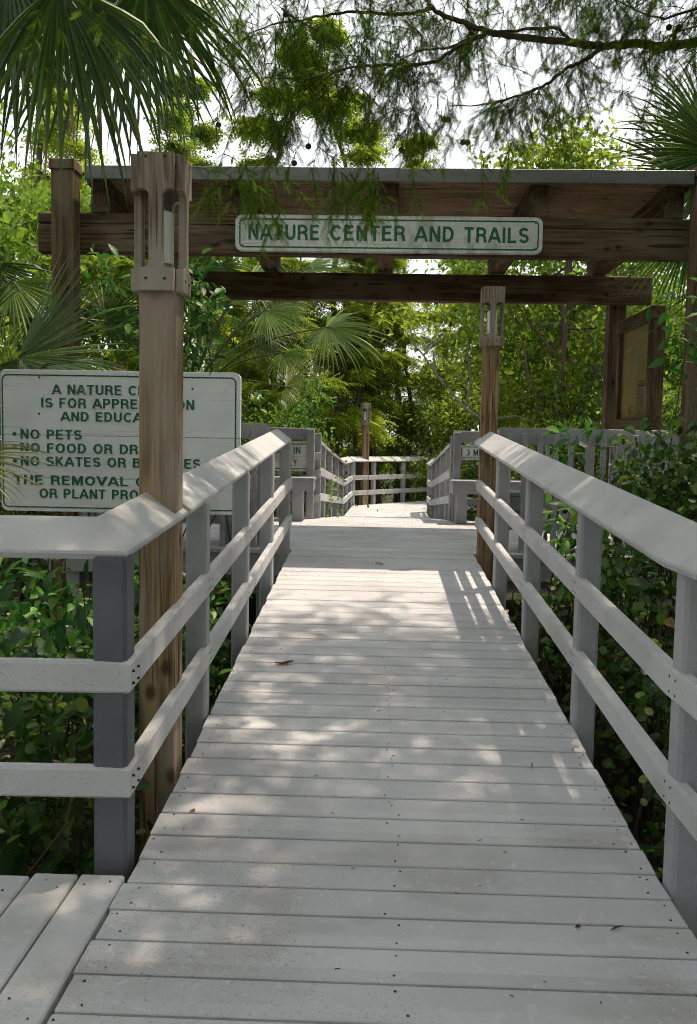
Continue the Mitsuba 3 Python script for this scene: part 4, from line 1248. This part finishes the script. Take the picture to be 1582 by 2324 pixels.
# ------------------------------------------------------------------ the overhanging cypress branches
cy = thing('overhanging_cypress', 'cypress whose dark feathery branches hang over the ramp from the upper right', 'tree')
LIMBS = [
    ([(4.5, 4.95, 4.05), (3.2, 4.95, 3.95), (1.747, 5.0, 3.662), (1.427, 5.0, 3.658), (1.236, 5.0, 3.645), (1.041, 5.0, 3.659), (0.712, 5.1, 3.743), (0.586, 5.1, 3.767), (0.465, 5.15, 3.838), (0.315, 5.2, 3.922), (0.238, 5.3, 4.058), (0.081, 5.5, 4.338)], 0.034, 0.012, 20),
    ([(1.236, 5.0, 3.645), (1.052, 5.0, 3.675), (0.989, 5.0, 3.729), (0.925, 5.05, 3.759), (0.686, 5.1, 3.765), (0.586, 5.1, 3.759)], 0.013, 0.009, 24),
    ([(0.587, 5.1, 3.747), (0.406, 5.0, 3.62), (0.282, 4.95, 3.527), (0.062, 4.9, 3.49), (-0.156, 4.9, 3.479), (-0.4, 4.9, 3.417), (-0.644, 4.9, 3.423)], 0.016, 0.004, 42),
    ([(0.55, 5.1, 3.742), (0.38, 5.15, 3.699), (0.231, 5.2, 3.7), (0.129, 5.2, 3.658), (-0.013, 5.2, 3.575)], 0.01, 0.003, 40),
    ([(1.236, 5.0, 3.641), (1.142, 4.95, 3.559), (1.025, 4.9, 3.486), (0.899, 4.85, 3.376), (0.75, 4.8, 3.298), (0.587, 4.8, 3.251), (0.358, 4.75, 3.219)], 0.017, 0.003, 44),
    ([(0.289, 5.2, 3.939), (0.111, 5.2, 3.904), (-0.158, 5.2, 3.915), (-0.429, 5.2, 3.877), (-0.693, 5.25, 3.85), (-0.883, 5.3, 3.777)], 0.014, 0.003, 46),
    ([(-0.562, 5.0, 3.834), (-0.47, 4.95, 3.751), (-0.306, 4.9, 3.642), (-0.179, 4.85, 3.486), (-0.154, 4.8, 3.373)], 0.009, 0.003, 40),
    ([(-0.314, 4.9, 3.389), (-0.251, 4.8, 3.188), (-0.18, 4.7, 3.015), (-0.141, 4.65, 2.881)], 0.0045, 0.002, 18),
    ([(-0.518, 5.0, 3.272), (-0.549, 4.95, 3.17), (-0.645, 4.85, 2.957), (-0.722, 4.8, 2.858)], 0.005, 0.002, 22),
    ([(3.2, 4.8, 4.2), (1.634, 4.7, 3.696), (1.45, 4.7, 3.651), (1.265, 4.7, 3.716), (1.149, 4.8, 3.855)], 0.01, 0.003, 40),
    ([(3.2, 5.2, 4.0), (1.951, 5.6, 4.031), (1.654, 5.5, 3.801), (1.579, 5.5, 3.684)], 0.007, 0.002, 30),
    ([(3.6, 5.2, 4.6), (1.658, 5.4, 4.163), (1.005, 5.4, 4.136), (0.619, 5.5, 4.288)], 0.012, 0.004, 40),
    ([(-0.853, 5.6, 4.337), (-1.137, 5.5, 4.075), (-1.464, 5.2, 3.878), (-1.589, 5.1, 3.781)], 0.007, 0.002, 14),
]
TRUNK = [(4.6, 4.9, GROUND - .3), (4.55, 4.9, 1.5), (4.5, 4.95, 4.2), (4.6, 4.9, 7.5), (4.5, 4.8, 11)]
obj('trunk', tube(smooth_path(TRUNK, 4), np.linspace(.26, .10, 17), 10), 'bark_brown', cy, smooth=True)
r = np.random.default_rng(404)
tw_p, tw_d, limb_keys = [], [], []
for pts, ra, rb, dens in LIMBS:
    q = smooth_path(pts, 6)
    q[1:-1] += r.normal(size=(len(q) - 2, 3)) * .003
    obj('limb', tube(q, np.linspace(ra, rb, len(q)) * .82 * (1 + .04 * r.normal(size=len(q))), 8), 'bark_brown', cy, smooth=True)
    seg = np.linalg.norm(np.diff(q, axis=0), axis=1)
    cum = np.concatenate([[0], np.cumsum(seg)])
    m = int(dens * cum[-1])
    s = r.uniform(0.02, 1, m) * cum[-1]
    s = s[meshkit.noise(np.stack([s * 5.5, 0 * s + ra * 900, 0 * s], -1), 8) > .50]; m = len(s)
    i = np.clip(np.searchsorted(cum, s) - 1, 0, len(seg) - 1)
    u = ((s - cum[i]) / seg[i])[:, None]
    pos = q[i] * (1 - u) + q[i + 1] * u
    d = unit((q[i + 1] - q[i])) * .35 + r.normal(size=(m, 3)) * np.array([.55, .55, .28]) + [0, 0, -.42]
    tw_p.append(pos); tw_d.append(unit(d))
TUFTS = [
    ((-0.805, 5.3, 3.853), (0.14, 0.18, 0.1), 23, 0.5),
    ((-0.583, 5.2, 3.832), (0.15, 0.18, 0.1), 23, 0.5),
    ((-0.369, 5.1, 3.69), (0.16, 0.18, 0.12), 27, 0.5),
    ((-0.168, 5.1, 3.763), (0.16, 0.18, 0.12), 27, 0.5),
    ((0.035, 5.1, 3.691), (0.16, 0.18, 0.1), 27, 0.5),
    ((0.187, 5.2, 3.836), (0.12, 0.18, 0.1), 18, 0.5),
    ((-0.671, 5.1, 3.542), (0.12, 0.18, 0.12), 19, 0.7),
    ((-0.433, 5.0, 3.429), (0.14, 0.18, 0.12), 22, 0.7),
    ((-0.209, 5.0, 3.431), (0.14, 0.18, 0.1), 17, 0.7),
    ((0.014, 5.0, 3.432), (0.14, 0.18, 0.08), 16, 0.7),
    ((-0.756, 5.0, 3.331), (0.1, 0.18, 0.1), 14, 0.9),
    ((-0.599, 4.95, 3.217), (0.09, 0.18, 0.1), 13, 0.9),
    ((0.163, 5.0, 3.409), (0.1, 0.18, 0.1), 12, 0.8),
    ((0.189, 4.9, 3.157), (0.07, 0.18, 0.1), 7, 1.0),
    ((-0.324, 4.9, 3.201), (0.07, 0.18, 0.12), 7, 1.0),
    ((-0.164, 4.65, 2.867), (0.05, 0.18, 0.03), 7, 0.5),
    ((-0.047, 4.6, 2.825), (0.06, 0.18, 0.03), 9, 0.4),
    ((-0.221, 4.65, 2.817), (0.03, 0.18, 0.03), 4, 1.0),
    ((-0.0, 4.6, 2.792), (0.03, 0.18, 0.03), 4, 1.0),
    ((-0.722, 4.8, 2.858), (0.1, 0.18, 0.04), 10, 0.5),
    ((-0.867, 4.8, 2.833), (0.08, 0.18, 0.04), 7, 0.5),
    ((-0.601, 4.8, 2.801), (0.06, 0.18, 0.06), 6, 1.0),
    ((-0.986, 4.85, 2.883), (0.05, 0.18, 0.03), 4, 0.3),
    ((1.45, 4.7, 3.651), (0.18, 0.18, 0.12), 27, 0.5),
    ((1.294, 4.8, 3.721), (0.15, 0.18, 0.1), 19, 0.5),
    ((1.625, 4.8, 3.587), (0.12, 0.18, 0.1), 14, 0.5),
    ((1.098, 5.2, 3.937), (0.2, 0.18, 0.08), 21, 0.5),
    ((0.81, 5.3, 3.985), (0.2, 0.18, 0.08), 19, 0.5),
    ((0.499, 5.3, 4.009), (0.16, 0.18, 0.08), 18, 0.5),
    ((1.05, 4.9, 3.374), (0.1, 0.18, 0.08), 11, 0.9),
    ((0.852, 4.85, 3.284), (0.12, 0.18, 0.08), 13, 0.8),
    ((0.609, 4.8, 3.217), (0.12, 0.18, 0.07), 11, 0.8),
    ((0.419, 4.8, 3.227), (0.08, 0.18, 0.07), 8, 0.7),
    ((0.691, 4.85, 3.12), (0.05, 0.18, 0.1), 5, 1.2),
    ((1.156, 4.95, 3.442), (0.08, 0.18, 0.1), 8, 1.0),
    ((1.554, 5.4, 3.553), (0.06, 0.18, 0.1), 6, 1.0),
    ((-1.741, 4.5, 3.5), (0.05, 0.18, 0.1), 4, 1.2),
    ((-1.334, 4.5, 3.587), (0.04, 0.18, 0.1), 4, 1.2),
    ((-0.597, 5.3, 4.08), (0.3, 0.18, 0.06), 27, 0.5),
    ((-0.049, 5.3, 4.082), (0.3, 0.18, 0.06), 27, 0.5),
]
for (c, rad, m, down) in TUFTS:
    pos = np.asarray(c) + r.normal(size=(m, 3)) * np.asarray(rad)
    tw_p.append(pos); tw_d.append(unit(r.normal(size=(m, 3)) * .55 + [0, 0, -down]))
tw_p, tw_d = np.vstack(tw_p), np.vstack(tw_d)
twigs, sp, sd_ = [], [], []
for p, d in zip(tw_p, tw_d):
    L = r.uniform(.14, .38)
    k = 6
    pts, dc, o = [p], d.copy(), p.copy()
    for j in range(k):
        dc = unit(dc + np.array([0, 0, -.13]) + r.normal(size=3) * .06)
        o = o + dc * L / k; pts.append(o)
    pts = np.array(pts)
    twigs.append(tube(pts, np.linspace(.0028, .0008, k + 1), 3))
    m = int(L * 66)
    s = r.uniform(.05, 1, m) * k * .999
    i = s.astype(int)
    base = pts[i] * (1 - (s - i)[:, None]) + pts[i + 1] * (s - i)[:, None]
    side = np.cross(unit(pts[i + 1] - pts[i]), r.normal(size=(m, 3)))
    sp.append(base); sd_.append(unit(pts[i + 1] - pts[i]) * .9 + unit(side) * r.uniform(.5, 1.4, (m, 1)) + [0, 0, -.28])
k = obj('twig', join(twigs), 'twig', cy); tag(k, kind='stuff')
sp, sd_ = np.vstack(sp), unit(np.vstack(sd_))
N = len(sp)
m = scatter(SPRAY, sp, frames(sd_, r.normal(size=(N, 3)) * .8 + [0, 0, .7]), r.uniform(.045, .095, N), colours(r, N, (.05, .11, .012), (.15, .25, .026), .18))
k = obj('foliage', (m[0], m[1]), 'leaf_feather', cy, color=m[2]); tag(k, kind='stuff')
CONES = [
    (0.469, 5.0, 3.118),
    (0.498, 5.02, 3.123),
    (0.36, 5.0, 3.24),
    (0.385, 5.01, 3.242),
    (0.123, 5.0, 3.072),
    (0.244, 5.0, 3.107),
    (1.525, 4.8, 3.65),
    (1.584, 4.82, 3.659),
    (-0.542, 5.0, 3.805),
    (-0.952, 5.2, 3.274),
    (-0.482, 5.0, 2.994),
    (-0.403, 5.0, 3.087),
]
for c in CONES:
    s = trimesh.creation.icosphere(2, .0165)
    v = np.array(s.vertices); v = v * (1 + .05 * (meshkit.noise(v * 220 + 9, 3)[:, None] - .5) * 2)
    obj('cone', (v + c, np.array(s.faces)), 'cone', cy, smooth=50)
    obj('stalk', tube([np.array(c) + [0, 0, .015], np.array(c) + [.008, 0, .08]], .0016, 4), 'twig', cy)

# the canopy above the walk, outside the picture, that dapples the planks
CANOPY = [
    (1.6, 6.4, 6.8, 45, 'cypress with thin foliage high over the middle of the ramp, above the picture'),
    (1.4, 6.9, 7.2, 42, 'cypress with thin foliage high over the middle of the ramp, above the picture'),
    (1.6, 2.9, 4.7, 120, 'cypress leaning over the boardwalk from the right, its crown above the picture'),
    (1.9, 3.7, 5.2, 120, 'cypress leaning over the boardwalk from the right, its crown above the picture'),
    (1.2, 4.0, 5.0, 120, 'cypress leaning over the boardwalk from the right, its crown above the picture'),
    (2.0, 4.0, 5.4, 120, 'cypress leaning over the boardwalk from the right, its crown above the picture'),
    (2.2, 3.0, 5.0, 120, 'cypress leaning over the boardwalk from the right, its crown above the picture'),
    (0.5, 3.3, 5.0, 120, 'cypress leaning over the boardwalk from the right, its crown above the picture'),
    (1.4, 1.6, 4.6, 120, 'cypress leaning over the boardwalk from the right, its crown above the picture'),
    (2.2, 1.6, 5.0, 120, 'cypress leaning over the boardwalk from the right, its crown above the picture'),
    (1.0, 0.2, 4.6, 120, 'cypress leaning over the boardwalk from the right, its crown above the picture'),
    (2.6, 0.4, 5.2, 120, 'cypress leaning over the boardwalk from the right, its crown above the picture'),
    (-0.4, 1.8, 5.4, 120, 'cypress leaning over the boardwalk from the left, its crown above the picture'),
    (-0.8, 3.6, 5.8, 120, 'cypress leaning over the boardwalk from the left, its crown above the picture'),
    (3.2, 2.2, 6.0, 120, 'cypress leaning over the boardwalk from the right, its crown above the picture'),
]
for j, (x, y, z, m, lab) in enumerate(CANOPY):
    k = thing('canopy_cypress', lab, 'tree', 'cypresses leaning over the near end of the boardwalk')
    rr = np.random.default_rng(900 + j)
    top = np.array([x, y, z])
    sg = 1 if x > 0 else -1
    b0 = np.array([sg * 5.6, y + rr.normal(0, .3), GROUND - .3])
    tp = smooth_path([b0, b0 + [0, 0, 4.0], b0 + [-.1 * sg, 0, 7.2], b0 + [-.1 * sg, .1, 10.5]], 4)
    obj('trunk', tube(tp, np.linspace(.22, .07, len(tp)), 8), 'bark_brown', k, smooth=True)
    limbs, pp, dd = [], [], []
    for i in range(18):
        e = top + rr.normal(size=3) * np.array([1.25, 1.1, .55])
        o = tp[int(rr.uniform(.5, .9) * len(tp))]
        bp = smooth_path(branch_path(rr, o, e, .05, 5), 3)
        lim = 1.75 + .62 * np.maximum(bp[:, 1], .4)
        bp[:, 2] = np.maximum(bp[:, 2], lim)
        limbs.append(tube(bp, np.linspace(.035, .006, len(bp)), 5))
        u = rr.uniform(.45, 1, m) * (len(bp) - 1.001); iu = u.astype(int)
        pp.append(bp[iu] + rr.normal(size=(m, 3)) * [.20, .20, .12]); dd.append(rr.normal(size=(m, 3)) * [.9, .9, .4] + [0, 0, -.3])
    obj('limb', join(limbs), 'bark_brown', k)
    pp, dd = np.vstack(pp), np.vstack(dd)
    keep = pp[:, 2] > 1.75 + .60 * np.maximum(pp[:, 1], .4)
    pp, dd = pp[keep], dd[keep]
    N = len(pp)
    m = scatter(SPRAY_LO, pp, frames(dd, rr.normal(size=(N, 3)) * .5 + [0, 0, 1]), rr.uniform(.16, .34, N), colours(rr, N, MG_A, MG_B, .15))
    obj('crown', (m[0], m[1]), 'leaf_feather', k, color=m[2])


# ------------------------------------------------------------------ shrubs beside the boardwalk
def leaf_variants(tmpl, mats, cols, bsdf):
    out = []
    for c in cols:
        out.append(mikit.ply(tmpl, bsdf, smooth=True, color=np.tile(np.asarray(c, float), (len(tmpl[0]), 1))))
    return out


CO_COLS = [(.030, .080, .012), (.05, .125, .015), (.085, .18, .020), (.022, .055, .012), (.17, .24, .03), (.28, .17, .04)]
WC_COLS = [(.022, .09, .015), (.045, .15, .02), (.09, .24, .028), (.16, .33, .035)]
CO_LEAVES = leaf_variants(LEAF_R, None, CO_COLS, 'leaf_glossy')
WC_TMPL = leaf_template(.40, .16, .30)
WC_LEAVES = leaf_variants(WC_TMPL, None, WC_COLS, 'leaf_glossy')


def shrub(name, label, cat, boxes, nleaf, size, seed, kind, group=None, npart=260, root=None, colp=None):
    """stems rising into boxes of leaf clusters; the nearest leaves are entries of their own, the rest one mass"""
    r = np.random.default_rng(seed)
    k = thing(name, label, cat, group)
    C, S = [], []
    for (lo, hi, w) in boxes:
        lo, hi = np.asarray(lo, float), np.asarray(hi, float)
        m = max(1, int(w))
        C.append(lo + (hi - lo) * r.random((m, 3)))
    C = np.vstack(C)
    stems = []
    for c in C[::2]:
        b = np.array([c[0] + r.normal(0, .18), c[1] + r.normal(0, .18), GROUND - .1])
        bp = smooth_path(branch_path(r, b, c, .07, 5), 2)
        stems.append(tube(bp, np.linspace(.010, .003, len(bp)), 4))
    obj('stem', join(stems), 'twig', k)
    which = r.integers(0, len(C), nleaf)
    pos = C[which] + r.normal(size=(nleaf, 3)) * .085
    out = unit(pos - C[which])
    d = unit(out * .8 + r.normal(size=(nleaf, 3)) * .55 + [0, 0, .05])
    n = unit(r.normal(size=(nleaf, 3)) * .45 + [0, 0, 1.0])
    R = frames(d, n)
    s = size * r.uniform(.5, 1.25, nleaf)
    dist = np.linalg.norm(pos - EYE, axis=1)
    order = np.argsort(dist + r.random(nleaf) * .3)
    cols, leaves, tmpl = (CO_COLS, CO_LEAVES, LEAF_R) if kind == 'co' else (WC_COLS, WC_LEAVES, WC_TMPL)
    pr = np.array(colp if colp else ([.25, .3, .2, .15, .07, .03] if kind == 'co' else [.35, .35, .2, .1]))
    ci = r.choice(len(cols), nleaf, p=pr / pr.sum())
    for i in order[:npart]:
        M = np.eye(4); M[:3, :3] = R[i] * s[i]; M[:3, 3] = pos[i]
        copy_obj('leaf', leaves[ci[i]], k, M)
    rest = order[npart:]
    if len(rest):
        m = scatter(tmpl, pos[rest], R[rest], s[rest], np.asarray(cols)[ci[rest]] * r.uniform(.85, 1.15, (len(rest), 1)))
        q = obj('foliage', (m[0], m[1]), 'leaf_glossy', k, smooth=True, color=m[2]); tag(q, kind='stuff')
    return k


shrub('wild_coffee_bush', 'glossy ribbed leaved bush behind the side deck railing at the left edge', 'bush', [((-3.2, 3.3, 0.3), (-1.15, 4.7, 0.8), 64), ((-3.4, 3.0, 0.2), (-1.6, 3.6, 0.62), 18)], 1000, 0.125, 1, 'wc', npart=220)
shrub('cocoplum_bush', 'round leaved dark green bush under the left side railing', 'bush', [((-3.0, 2.98, -0.35), (-1.0, 3.9, 0.42), 110), ((-1.3, 3.0, -0.5), (-0.98, 3.4, 0.2), 14)], 2300, 0.062, 2, 'co', npart=280)
shrub('wild_coffee_bush', 'ribbed leaved bush seen through the left ramp railing below the rules sign', 'bush', [((-2.0, 4.3, -0.35), (-1.05, 7.0, 0.5), 70)], 1200, 0.125, 3, 'wc', npart=160)
shrub('cocoplum_bush', 'dark round leaved bush low beside the left edge of the ramp', 'bush', [((-2.4, 3.9, -0.55), (-0.95, 6.4, 0), 60)], 1100, 0.065, 4, 'co', npart=120)
shrub('cocoplum_bush', 'large round leaved bush with reddish young leaves right of the ramp', 'bush', [((1.3, 3.1, -0.45), (3.3, 6.2, 0.75), 170), ((1.27, 3.0, -0.3), (1.9, 5.6, 0.45), 70), ((2.0, 4.9, 0.6), (3.6, 6.5, 1.35), 140), ((1.75, 5.6, 0.9), (2.4, 6.4, 1.5), 30), ((2.6, 5.4, 1.2), (3.4, 6.6, 1.75), 24)], 7800, 0.066, 5, 'co', npart=300)
shrub('wild_coffee_bush', 'small bright ribbed leaved bush behind the second right railing post', 'bush', [((1.32, 5.7, 0.25), (1.78, 6.5, 0.98), 26)], 330, 0.12, 6, 'wc', npart=200, colp=[0.15, 0.3, 0.3, 0.25])
shrub('cocoplum_bush', 'dark low bush under the near right railing', 'bush', [((1.15, 1.7, -0.6), (2.4, 3.3, -0.1), 80)], 1500, 0.062, 7, 'co', npart=200)
shrub('cocoplum_bush', 'dark round leaved thicket filling the shade below the right railing', 'bush', [((1.2, 3.2, -0.6), (3.2, 7.6, 0.25), 190)], 3600, 0.068, 12, 'co', npart=200)
shrub('cocoplum_bush', 'dark round leaved thicket in front of the right picket railing', 'bush', [((1.7, 6.5, -0.4), (3.4, 7.9, 0.95), 130), ((2.0, 6.3, 0.7), (3.5, 7.6, 1.45), 70)], 3400, 0.07, 13, 'co', npart=200)
shrub('cocoplum_bush', 'dark round leaved thicket filling the shade below the rules sign', 'bush', [((-3.6, 4.4, -0.6), (-1.05, 7.0, 0.15), 150)], 2600, 0.07, 14, 'co', npart=120)
shrub('vine_shrub', 'tall dark leaved shrub at the right edge beside the map board', 'bush', [((2.259, 6.3, 1.815), (3.191, 7.0, 2.794), 40)], 300, 0.13, 8, 'wc', npart=180, colp=[0.6, 0.3, 0.1, 0.02])
shrub('wild_coffee_bush', 'tall bright leaved bush behind the rules sign, showing both sides of the big lamp post', 'bush', [((-2.39, 7.5, 1.7379999999999998), (-1.384, 8.0, 2.9379999999999997), 34)], 520, 0.13, 9, 'wc', npart=260, colp=[0.35, 0.35, 0.2, 0.1])
shrub('leafy_sapling', 'bright lime green leafy sapling just left of the far walkway under the dry fan', 'bush', [((-1.579, 12.1, 1.476), (-0.7260000000000001, 12.7, 2.175), 22)], 260, 0.15, 10, 'wc', npart=160, colp=[0.05, 0.15, 0.3, 0.5])
shrub('bay_sapling', 'sapling with a rosette of long leaves before the right picket railing', 'bush', [((1.688, 7.25, 1.439), (1.778, 7.35, 1.5190000000000001), 3), ((1.428, 7.2, 1.379), (1.528, 7.3, 1.479), 1), ((1.828, 7.2, 1.229), (1.978, 7.3, 1.359), 2)], 34, 0.15, 11, 'wc', npart=34, colp=[0.3, 0.4, 0.25, 0.05])

# two trees whose bare limbs show right of the far walkway
bt = thing('grey_limbed_tree', 'small tree with pale winding grey limbs left of the second lamp post', 'tree')
for pts, ra, rb in [
    ([(2.145, 16.4, 1.463), (2.061, 16.5, 1.922), (1.749, 16.7, 2.167), (1.461, 16.9, 2.512), (1.204, 17.0, 2.814), (0.937, 17.0, 3.193), (0.765, 17.1, 3.415), (0.669, 17.3, 3.791)], 0.036, 0.013),
    ([(1.204, 17.0, 2.814), (1.155, 17.2, 3.269), (1.34, 17.2, 3.177), (1.73, 17.2, 3.2), (1.975, 17.1, 3.014)], 0.02, 0.008),
    ([(0.937, 17.0, 3.193), (1.194, 17.2, 3.459), (1.547, 17.3, 3.545), (1.894, 17.3, 3.593)], 0.022, 0.008),
    ([(1.749, 16.7, 2.167), (1.857, 16.9, 2.739), (1.812, 17.1, 3.268), (1.931, 17.3, 3.809), (1.807, 17.5, 4.356)], 0.026, 0.01),
    ([(2.061, 16.5, 1.922), (2.635, 16.2, 2.005), (2.969, 16.0, 1.882)], 0.025, 0.01),
]:
    obj('limb', tube(smooth_path(pts, 4), np.linspace(ra, rb, 4 * len(pts) - 3), 6), 'bark_grey', bt, smooth=True)
dt = thing('dark_trunked_tree', 'tree with a dark upright trunk and thin crossing branches right of the second lamp post', 'tree')
for nm, pts, ra, rb in [
    ('trunk', [(3.33, 15.8, 1.243), (3.338, 15.8, 1.883), (3.381, 15.8, 2.678), (3.437, 15.9, 3.479), (3.392, 15.9, 4.03), (3.483, 16.0, 4.756), (3.459, 16.1, 5.563), (3.547, 16.3, 6.563)], 0.085, 0.05),
    ('limb', [(3.222, 15.8, 1.562), (2.985, 15.7, 2.112), (2.768, 15.7, 2.661), (2.688, 15.8, 3.22), (2.543, 16.0, 3.797)], 0.035, 0.012),
    ('limb', [(3.475, 15.9, 3.952), (3.654, 15.7, 4.233), (4.089, 15.6, 4.374), (4.587, 15.5, 4.666)], 0.04, 0.012),
    ('limb', [(3.44, 15.9, 3.598), (3.811, 15.6, 3.562), (4.246, 15.5, 3.632)], 0.028, 0.01),
    ('limb', [(3.409, 15.8, 2.994), (3.101, 15.9, 3.316), (2.634, 16.1, 3.973), (2.328, 16.3, 4.403)], 0.03, 0.01),
    ('limb', [(3.312, 15.8, 1.723), (3.554, 15.6, 2.117), (3.838, 15.4, 2.577), (4.009, 15.4, 3.118)], 0.03, 0.012),
    ('limb', [(3.483, 16.0, 4.756), (3.1, 16.1, 4.456), (2.729, 16.2, 4.07)], 0.02, 0.008),
]:
    obj(nm, tube(smooth_path(pts, 4), np.linspace(ra, rb, 4 * len(pts) - 3), 7), 'bark_brown', dt, smooth=True)
for tr, C, m, sd in [(bt, [
    (0.669, 17.3, 3.791),
    (1.975, 17.1, 3.014),
    (1.894, 17.3, 3.593),
    (1.807, 17.5, 4.356),
    (1.282, 17.4, 3.987),
    (0.938, 17.6, 4.186),
    (2.298, 17.2, 4.142),
    (2.969, 16.0, 1.882),
], 900, 5), (dt, [
    (2.543, 16.0, 3.797),
    (4.587, 15.5, 4.666),
    (4.246, 15.5, 3.632),
    (2.328, 16.3, 4.403),
    (4.009, 15.4, 3.118),
    (2.729, 16.2, 4.07),
    (3.547, 16.3, 6.563),
    (3.138, 16.2, 6.215),
    (3.839, 16.0, 5.386),
    (2.979, 16.0, 5.064),
    (3.78, 15.6, 2.356),
    (2.725, 16.2, 6.587),
    (3.197, 16.2, 6.778),
    (3.756, 16.2, 6.752),
    (4.136, 16.1, 6.521),
    (3.45, 16.3, 7.017),
    (2.343, 16.3, 6.489),
    (3.028, 16.1, 6.495),
    (3.822, 16.1, 6.464),
], 4200, 6)]:
    r = np.random.default_rng(sd)
    C = np.array(C)
    w = r.integers(0, len(C), m)
    pos = C[w] + r.normal(size=(m, 3)) * [.32, .32, .22]
    mm = scatter(SMALL, pos, frames(r.normal(size=(m, 3)), r.normal(size=(m, 3)) * .6 + [0, 0, 1]), r.uniform(.09, .18, m), colours(r, m, MG_A, YG_B))
    k = obj('foliage', (mm[0], mm[1]), 'leaf_soft', tr, color=mm[2]); tag(k, kind='stuff')


def fern(label, x, y, z, n, L, seed, group=None):
    r = np.random.default_rng(seed)
    k = thing('fern', label, 'fern', group)
    tm = spray_template(22, .14, .055, 3, .0)
    for i in range(n):
        an = r.uniform(0, 6.28)
        d = np.array([math.cos(an), math.sin(an), r.uniform(.5, 1.4)]); d = unit(d)
        l = L * r.uniform(.7, 1.1)
        v = tm[0].copy(); v[:, 2] = v[:, 2] * .4
        R = frames(d[None], np.array([[-d[0], -d[1], 1.2]]))[0]
        w = v @ R.T * l
        w[:, 2] -= .45 * l * v[:, 0] ** 2
        w += [x + r.normal(0, .02), y + r.normal(0, .02), z]
        c = np.tile(colours(r, 1, (.03, .085, .02), (.06, .14, .03)), (len(w), 1))
        q = key_for('frond', k)
        scene[q] = mikit.ply((w, tm[1]), 'leaf_soft', color=c)
    return k


fern('small fern beside the foot of the corner post', -1.027, 3.0, -0.257, 7, 0.3, 0)
fern('fern at the left edge just beyond the side deck', -1.271, 3.0, -0.265, 8, 0.36, 1)
fern('fern in the dark under the left railing', -1.272, 3.3, -0.306, 7, 0.34, 2)
fern('fern below the right railing near the camera', 0.935, 3.0, -0.259, 7, 0.3, 3)
fern('fern nearest the camera at the right edge of the planks', 0.956, 2.6, -0.263, 6, 0.28, 4)
fern('fern among the bush stems right of the ramp', 0.997, 3.4, -0.244, 7, 0.28, 5)
